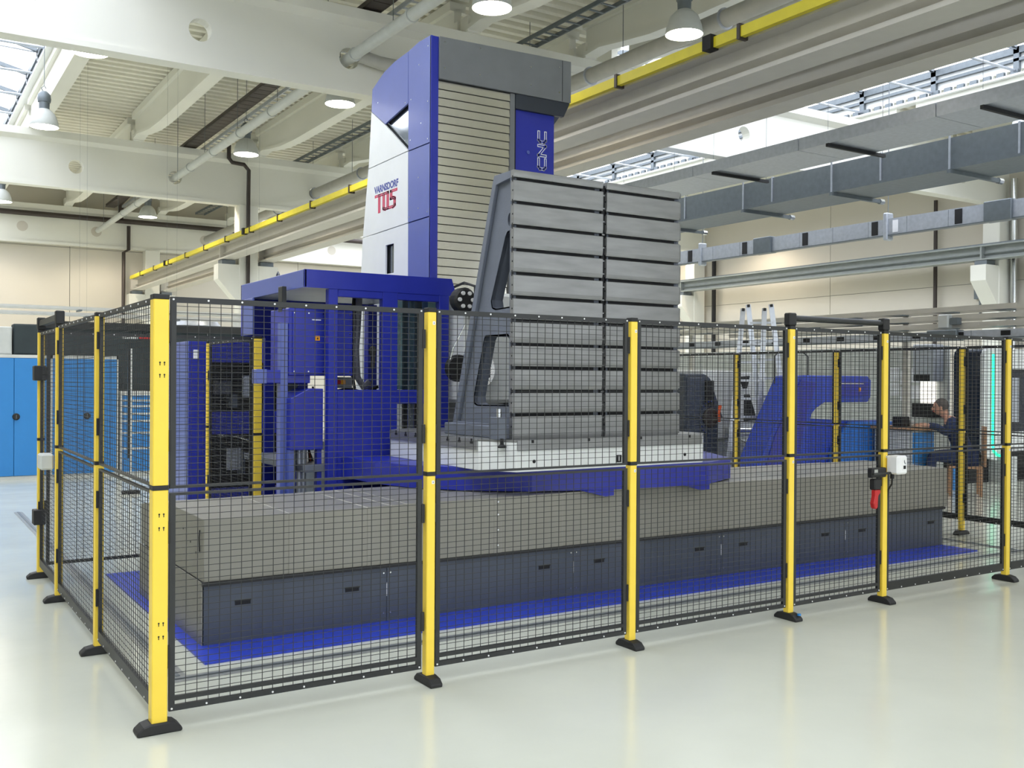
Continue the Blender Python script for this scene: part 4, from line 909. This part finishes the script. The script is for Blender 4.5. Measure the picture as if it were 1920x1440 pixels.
for i, (y, z, x1) in enumerate(((14.5, 2.74, 6.0), (15.3, 2.9, 6.2))):
    t = thing('lighting_rail', ['lower pale lighting rail hanging above the blue cupboards', 'upper pale lighting rail hanging above the blue cupboards'][i], 'lighting rail', (2, y, z))
    MB().box(-3, x1, y, y + .08, z, z + .05).build('rail', M_CFR, t); MB().box(-3, x1, y + .3, y + .38, z, z + .05).build('rail', M_CFR, t)
    for k in range(6):
        MB().box(-2.8 + 1.6 * k, -2.75 + 1.6 * k, y, y + .38, z - .03, z).build('cross_bar', M_GALV2, t); MB().cyl((-2.77 + 1.6 * k, y + .2, z), (-2.77 + 1.6 * k, y + .2, ZT), .0012, 4).build('drop_wire', M_GALV2, t)
t = thing('background_post', 'thin pale yellow safety post on a dark foot, far behind the left fence', 'post', (1.84, 9.85, 0))
MB().box(1.825, 1.855, 9.83, 9.87, .04, 2.04).build('post_tube', M_CFR, t); MB().box(1.8, 1.82, 9.83, 9.9, .5, 2.0).build('panel_edge', M_BLK, t); MB().box(1.72, 1.96, 9.8, 9.9, 0, .05).build('foot', M_RUB, t, bevel=.01)
# second machine in the middle distance behind the cabin (white housings, racks)
t = thing('far_machine', 'distant pale machine housing with grey hood, seen above the dark partition', 'machine', (5.2, 17, 0))
MB().box(3.9, 6.2, 16.2, 18.6, 0, 2.55).build('housing', M_WHT, t, bevel=.04); MB().box(4.0, 4.6, 16.1, 16.2, 1.9, 2.5).build('vent_panel', M_GALV, t); MB().box(4.7, 5.9, 16.15, 16.2, 2.0, 2.45).build('window', M_DWIN, t)
MB().lathe([(.5, 0), (.52, .2), (.4, .35), (0, .4)], (4.6, 17.0, 2.55), 24).build('extractor_hood', M_GALV, t, smooth=True)
MB().cyl((5.6, 17.2, 2.55), (5.6, 17.2, 3.0), .14, 16).build('extractor_stub', M_LGR, t)

# ------------------------------------------------------------------ right background
t = thing('aluminium_ladder', 'tall aluminium step ladder standing behind the right fence row', 'ladder', (9.8, 5.6, 0))
def lerp(a, b, k): return tuple(a[i] + (b[i] - a[i]) * k for i in range(3))
fa0, fa1, fb0, fb1 = (9.84, 5.50, 0), (9.66, 5.74, 2.76), (10.16, 5.28, 0), (9.88, 5.50, 2.76)
ra0, ra1, rb0, rb1 = (9.16, 5.66, 0), (9.60, 5.78, 2.70), (9.52, 5.40, 0), (9.80, 5.55, 2.70)
sc_ = lambda p: (CAMP[0] + (p[0] - CAMP[0]) * 1.04, CAMP[1] + (p[1] - CAMP[1]) * 1.04, max(0, CAMP[2] + (p[2] - CAMP[2]) * 1.04) if p[2] > .1 else 0)
fa0, fa1, fb0, fb1, ra0, ra1, rb0, rb1 = [sc_(p) for p in (fa0, fa1, fb0, fb1, ra0, ra1, rb0, rb1)]
for p, q in ((fa0, fa1), (fb0, fb1), (ra0, ra1), (rb0, rb1)):
    MB().bar(p, q, .075, .028, up=(.6, .8, 0)).build('rail', M_LAD, t); MB().bar(lerp(p, q, -.0), lerp(p, q, .02), .045, .085, up=(.6, .8, 0)).build('foot_cap', M_RUB, t); MB().bar(lerp(p, q, .985), lerp(p, q, 1.0), .04, .08, up=(.6, .8, 0)).build('top_cap', M_RUB, t)
for k in range(1, 10): MB().bar(lerp(fa0, fa1, k / 10), lerp(fb0, fb1, k / 10), .035).build('rung', M_LAD, t)
for k in range(1, 9): MB().bar(lerp(ra0, ra1, k / 10), lerp(rb0, rb1, k / 10), .035).build('rung', M_LAD, t)
MB().tube([lerp(ra0, ra1, .3), lerp(lerp(ra0, ra1, .25), lerp(fa0, fa1, .25), .5), lerp(fa0, fa1, .3)], .006, 5).build('strap', M_DRK, t)

t = thing('machining_centre', 'dark grey and white machining centre with rounded covers behind the angle plates', 'machine', (9.8, 7, 0))
MB().prism([(8.95, 0), (9.62, 0), (9.63, 1.03), (9.72, 1.08), (9.46, 1.66), (9.40, 1.71), (9.32, 1.74), (8.95, 1.74)], 'y', 6.3, 7.6).build('dark_housing', M_DGR, t, bevel=.01)
MB().box(8.97, 9.28, 6.28, 6.30, .5, 1.68).build('side_door', M_DGR, t, bevel=.006)
MB().box(9.34, 9.5, 6.27, 6.3, 1.25, 1.64).build('grille', M_DRK, t)
MB().lathe([(.0, -.02), (.13, -.02), (.15, 0), (.15, .02)], (9.45, 6.28, 1.08), 20, 'y').build('tool_disc', M_BRN, t)
ch = MB()
for k in range(12): a = math.pi * .5 + k * math.pi / 12; ch.cyl((9.42 + .22 * math.cos(a), 6.27, 1.08 + .25 * math.sin(a)), (9.42 + .22 * math.cos(a), 6.24, 1.08 + .25 * math.sin(a)), .014, 8)
ch.build('tool_holders', M_CHR, t, kind='stuff')
MB().tube([(9.6, 6.24, 1.26), (9.55, 6.22, 1.15), (9.56, 6.22, 1.02)], .025, 8).build('orange_guard', M_ORG, t)
def rounded(x0, x1, z0, z1, r, n=6):
    pts = []
    for cx, cz, a0 in ((x1 - r, z0 + r, -90), (x1 - r, z1 - r, 0), (x0 + r, z1 - r, 90), (x0 + r, z0 + r, 180)):
        pts += [(cx + r * math.cos(math.radians(a0 + 90 * i / n)), cz + r * math.sin(math.radians(a0 + 90 * i / n))) for i in range(n + 1)]
    return pts
MB().prism([(9.63, .72), (10.3, .78), (10.38, 1.0), (10.38, 1.45), (10.28, 1.68), (10.12, 1.80), (9.45, 1.80), (9.50, 1.66), (9.74, 1.08)], 'y', 6.5, 7.6).build('white_cover', M_WHT, t, bevel=.02)
MB().prism([(10.45, .7), (11.2, .7), (11.2, 1.78), (10.4, 1.78), (10.42, 1.6)], 'y', 6.8, 7.9).build('white_cover', M_WHT, t, bevel=.02)
MB().prism([(10.5, 1.5), (10.72, 1.52), (10.78, 1.72), (10.46, 1.70)], 'y', 6.78, 6.8).build('window', M_DRK, t); MB().prism([(10.55, .98), (10.95, 1.0), (10.78, 1.42), (10.6, 1.42)], 'y', 6.78, 6.8).build('window', M_DRK, t)
MB().box(9.63, 11.2, 6.6, 7.9, 0, .7).build('base', M_LGR, t, bevel=.02); MB().cyl((9.95, 6.45, .86), (10.5, 6.45, .86), .05, 12).build('spindle_shaft', M_CHR, t)

t = thing('blue_press', 'big blue cast machine with a horizontal arm, like a letter F, behind the fence', 'machine', (10.4, 5.3, 0))
MB().prism([(9.02, 0), (10.1, 0), (10.1, .55), (10.23, 1.10), (10.27, 1.18), (10.36, 1.25), (10.53, 1.33), (11.5, 1.33), (11.56, 1.40), (11.57, 1.66), (11.5, 1.72), (10.1, 1.725), (9.91, 1.71), (9.38, .85), (9.14, .42)], 'y', 5.05, 5.45).build('cast_frame', M_BBLU, t, bevel=.015)
MB().prism([(9.16, .1), (9.9, .1), (9.98, .6), (10.15, 1.2), (10.35, 1.62), (10.0, 1.66), (9.5, .9)], 'y', 5.035, 5.05).build('cast_rib', M_BLUE, t, bevel=.006)
MB().prism([(10.1, 0), (12.2, 0), (12.2, 1.03), (11.15, 1.05), (10.23, 1.10), (10.1, .7)], 'y', 5.2, 5.5).build('lower_body', M_BBLU, t, bevel=.015)
MB().prism([(10.7, 0), (12.15, 0), (12.25, .5), (12.2, 1.02), (11.2, 1.03), (11.05, .92), (10.8, .6)], 'y', 5.12, 5.2).build('light_blue_guard', M_BBL2, t, bevel=.015)
MB().box(10.75, 11.48, 5.03, 5.05, 1.42, 1.64).build('arm_cover', M_BLUE, t, bevel=.006); MB().box(10.8, 11.35, 5.02, 5.03, 1.60, 1.612).build('chrome_trim', M_CHR, t); MB().box(11.25, 11.29, 5.018, 5.03, 1.49, 1.55).build('yellow_plate', M_STK, t)
MB().tube([(9.75, 5.3, 1.60), (9.75, 5.3, 2.0), (9.82, 5.3, 2.05), (10.35, 5.3, 2.06), (10.45, 5.3, 2.0), (10.45, 5.3, 1.15)], .012, 6).build('hand_rail', M_BLK, t)

t = thing('workbench', 'workbench with blue drawers and dark legs, at which the person sits', 'workbench', (11.9, 4.6, 0))
MB().box(11.62, 12.7, 4.35, 5.1, .92, .97).build('bench_top', M_CARD, t); MB().box(11.66, 12.16, 4.4, 5.05, .1, .92).build('drawer_body', M_CFR, t)
for k in range(5): MB().box(11.67, 12.15, 4.38, 4.4, .13 + .155 * k, .27 + .155 * k).build('drawer', M_CBL, t)
for x, y in ((11.69, 5.0), (12.65, 4.4), (12.65, 5.05)): MB().box(x - .03, x + .03, y - .03, y + .03, 0, .92).build('leg', M_CBL, t)
t = thing('desk_device', 'small black and grey device lying on the workbench in front of the person', 'device', (11.9, 4.6, .97))
MB().box(11.7, 11.88, 4.6, 4.78, .97, 1.12).build('device_body', M_DRK, t, bevel=.01); MB().box(11.9, 12.0, 4.6, 4.78, .97, 1.07).build('device_base', M_LGR, t, bevel=.01)

# seated person leaning over the bench
PR = Vector((12.18, 3.90, 0)); Fd = Vector((-.35, .93, 0)).normalized(); Fd = Vector((-.62, .785, 0)); Sd = Vector((Fd.y, -Fd.x, 0))
def W(f, s, z): return PR + Fd * f + Sd * s + Vector((0, 0, z))
pe = thing('person', 'grey-haired person in dark blue work clothes, seated and leaning over the workbench', 'person', tuple(PR))
def skin(name, verts, edges, radii, m, parent, root=0, lv=2):
    o = Vector(ORG[parent.name]); me = bpy.data.meshes.new(name); me.from_pydata([tuple(Vector(v) - o) for v in verts], edges, []); ob = bpy.data.objects.new(name, me); COL.objects.link(ob); ob.parent = parent
    sm = ob.modifiers.new('skin', 'SKIN'); sm.use_smooth_shade = True
    for i, r_ in enumerate(radii): me.skin_vertices[0].data[i].radius = r_ if isinstance(r_, tuple) else (r_, r_)
    me.skin_vertices[0].data[root].use_root = True
    sb = ob.modifiers.new('sub', 'SUBSURF'); sb.levels = lv; sb.render_levels = lv
    me.materials.append(m); ORG[ob.name] = tuple(o); return ob
bv = [W(0, 0, .56), W(.06, 0, .78), W(.15, 0, .98), W(.20, 0, 1.07), W(.25, 0, 1.13), W(.29, 0, 1.20), W(.33, 0, 1.28)]
be = [(0, 1), (1, 2), (2, 3), (3, 4), (4, 5), (5, 6)]; brd = [(.15, .12), (.14, .11), (.165, .115), (.12, .09), (.055, .055), (.07, .08), (.075, .09)]
for s in (-1, 1):
    i = len(bv); bv += [W(.0, .1 * s, .54), W(.24, .12 * s, .56), W(.44, .13 * s, .55), W(.46, .13 * s, .30), W(.44, .13 * s, .09), W(.52, .13 * s, .05), W(.60, .13 * s, .04)]
    be += [(0, i), (i, i + 1), (i + 1, i + 2), (i + 2, i + 3), (i + 3, i + 4), (i + 4, i + 5), (i + 5, i + 6)]; brd += [.1, .085, .06, .055, .04, .035, .03]
    i = len(bv); bv += [W(.17, .19 * s, 1.04), W(.27, .25 * s, .90), W(.36, .25 * s, .98), W(.50, .17 * s, 1.0), W(.56, .16 * s, 1.01)]
    be += [(3, i), (i, i + 1), (i + 1, i + 2), (i + 2, i + 3), (i + 3, i + 4)]; brd += [.06, .045, .04, .026, .03]
    h = len(bv) - 1
    for k, (ds, ln) in enumerate(((-.03, .075), (-.01, .09), (.01, .085), (.03, .065))):
        j = len(bv); bv += [W(.60, (.16 + ds * .9) * s, 1.015), W(.60 + ln * .6, (.16 + ds) * s, 1.012), W(.60 + ln, (.16 + ds) * s, .995)]; be += [(h, j), (j, j + 1), (j + 1, j + 2)]; brd += [.010, .009, .007]
    j = len(bv); bv += [W(.565, (.16 - .045) * s, 1.005), W(.60, (.16 - .06) * s, 1.0)]; be += [(h, j), (j, j + 1)]; brd += [.012, .009]
skin('body', bv, be, brd, M_SKIN, pe)
jv = [W(0, 0, .60), W(.06, 0, .78), W(.15, 0, .98), W(.19, 0, 1.07), W(.22, 0, 1.11)]; je = [(0, 1), (1, 2), (2, 3), (3, 4)]; jr = [(.18, .15), (.17, .14), (.19, .14), (.14, .11), (.08, .075)]
for s in (-1, 1):
    i = len(jv); jv += [W(.17, .19 * s, 1.04), W(.27, .25 * s, .90), W(.36, .25 * s, .98), W(.49, .175 * s, 1.0)]; je += [(3, i), (i, i + 1), (i + 1, i + 2), (i + 2, i + 3)]; jr += [.08, .06, .052, .04]
skin('jacket', jv, je, jr, M_CLO, pe, 1)
tv = [W(0, 0, .56)]; te = []; trr = [(.17, .14)]
for s in (-1, 1):
    i = len(tv); tv += [W(.0, .1 * s, .54), W(.24, .12 * s, .56), W(.44, .13 * s, .55), W(.46, .13 * s, .30), W(.44, .13 * s, .12)]; te += [(0, i), (i, i + 1), (i + 1, i + 2), (i + 2, i + 3), (i + 3, i + 4)]; trr += [.12, .1, .078, .07, .06]
skin('trousers', tv, te, trr, M_CLO, pe)
for s in (-1, 1): skin('shoe', [W(.43, .13 * s, .055), W(.52, .13 * s, .05), W(.62, .13 * s, .04)], [(0, 1), (1, 2)], [.05, .05, .04], M_DRK, pe)
def ellip(c, r, mm, nm, parent, n=12):
    vs = []; fs = []; c = Vector(c)
    for i in range(n + 1):
        for j in range(n * 2):
            a = math.pi * i / n; b = math.pi * j / n; vs.append(c + Fd * (r[0] * math.sin(a) * math.cos(b)) + Sd * (r[1] * math.sin(a) * math.sin(b)) + Vector((0, 0, r[2] * math.cos(a))))
    for i in range(n):
        for j in range(n * 2): fs.append((i * 2 * n + j, i * 2 * n + (j + 1) % (2 * n), (i + 1) * 2 * n + (j + 1) % (2 * n), (i + 1) * 2 * n + j))
    return MB().add(vs, fs).build(nm, mm, parent, smooth=True)
hd = ellip(W(.335, 0, 1.27), (.098, .078, .118), M_SKIN, 'head', pe)
ellip(W(.315, 0, 1.295), (.1, .084, .112), M_HAIR, 'hair', pe); ellip(W(.44, 0, 1.245), (.018, .014, .024), M_SKIN, 'nose', hd)
for s in (-1, 1): ellip(W(.418, .032 * s, 1.272), (.012, .013, .008), M_DRK, 'eye', hd); ellip(W(.33, .08 * s, 1.26), (.02, .01, .03), M_SKIN, 'ear', hd)
ellip(W(.424, 0, 1.205), (.012, .026, .006), M_RED, 'mouth', hd)
t = thing('chair', 'wooden chair with pale brown back, on which the person sits', 'chair', tuple(PR))
def cbar(p, q, w_, h_, nm, m=M_CARD): MB().bar(W(*p), W(*q), w_, h_).build(nm, m, t, bevel=.004)
MB().add([W(f, s, z) for z in (.40, .43) for f, s in ((-.22, -.22), (.22, -.22), (.22, .22), (-.22, .22))], [(0, 1, 2, 3), (4, 5, 6, 7), (0, 1, 5, 4), (1, 2, 6, 5), (2, 3, 7, 6), (3, 0, 4, 7)]).build('seat', M_CARD, t)
for f, s in ((-.2, -.2), (.2, -.2), (.2, .2), (-.2, .2)): cbar((f, s, 0), (f, s, .40), .035, .035, 'leg')
MB().add([W(f, s, z) for z in (.43, 1.0) for f, s in ((-.27, -.2), (-.24, -.2), (-.24, .2), (-.27, .2))], [(0, 1, 2, 3), (4, 5, 6, 7), (0, 1, 5, 4), (1, 2, 6, 5), (2, 3, 7, 6), (3, 0, 4, 7)]).build('backrest', M_CARD, t)

t = thing('lathe_enclosure', 'white machine enclosure with rounded frame and green light strip at the right edge', 'machine', (14.5, 5.5, 0))
MB().prism([(13.92, .48), (17, .48), (17, 2.18), (14.0, 2.18), (13.94, 2.14), (13.92, 2.06)], 'y', 4.76, 5.25).build('housing', M_DWIN, t, bevel=.01)
MB().prism([(14.0, .42), (14.52, .3), (14.52, 2.19), (14.02, 2.19), (13.95, 2.15), (13.92, 2.08), (13.92, .52)], 'y', 4.70, 4.78).build('rounded_frame', M_WHT, t, bevel=.012)
MB().box(14.52, 17, 4.7, 4.78, 1.86, 2.19).build('upper_fascia', M_WHT, t, bevel=.01); MB().box(14.6, 14.95, 4.72, 4.77, .98, 1.72).build('side_window', M_GALV, t); MB().box(14.52, 17, 4.7, 4.78, .5, .82).build('lower_fascia', M_WHT, t)
MB().tube([(14.15, 4.69, 2.1), (14.15, 4.69, .62), (14.18, 4.69, .52), (14.27, 4.69, .46), (14.45, 4.69, .42)], .022, 8).build('green_light_strip', M_GREEN, t)
MB().box(13.75, 17, 4.85, 5.3, 0, .5).build('base', M_DRK, t); MB().box(14.3, 14.7, 4.6, 4.85, 0, .42).build('front_foot', M_LGR, t)
MB().box(14.62, 17, 4.66, 4.7, .25, .5).build('kick_plate', M_DRK, t)
t = thing('grey_partition', 'pale grey partition wall with posted sheets behind the workbench', 'partition', (15.2, 8, 0))
for k in range(8): MB().box(15.1, 15.18, 6.15 + .9 * k, 6.15 + .9 * k + .89, 0, 2.3).build('partition_panel', M_LGR, t)
for i, (y, z) in enumerate(((7.25, 1.78), (7.25, 1.5), (7.02, 1.72), (7.02, 1.42), (6.80, 1.76), (6.80, 1.45))):
    q = thing('wall_notice', ['upper left', 'lower left', 'upper middle', 'lower middle', 'upper right', 'lower right'][i] + ' sheet of the six white notices on the grey partition', 'notice', (15.09, y, z), 'notices on the grey partition')
    MB().box(15.088, 15.097, y - .095, y + .095, z - .13, z + .13).build('paper_sheet', M_PAPER, q)
t = thing('tool_locker', 'grey wall cabinet with a lit shelf above the seated person', 'cabinet', (14.9, 6.5, 1.2))
MB().box(14.8, 15.09, 6.22, 6.65, 1.65, 2.32).build('upper_cabinet', M_GALV, t, bevel=.01); MB().box(14.79, 14.8, 6.3, 6.62, 1.66, 1.78).build('dark_slot', M_DRK, t); MB().box(14.99, 15.09, 6.36, 6.62, 1.25, 1.65).build('lit_panel', M_SCREEN, t); MB().box(14.8, 15.09, 6.22, 6.66, 1.0, 1.25).build('dark_shelf', M_DRK, t)
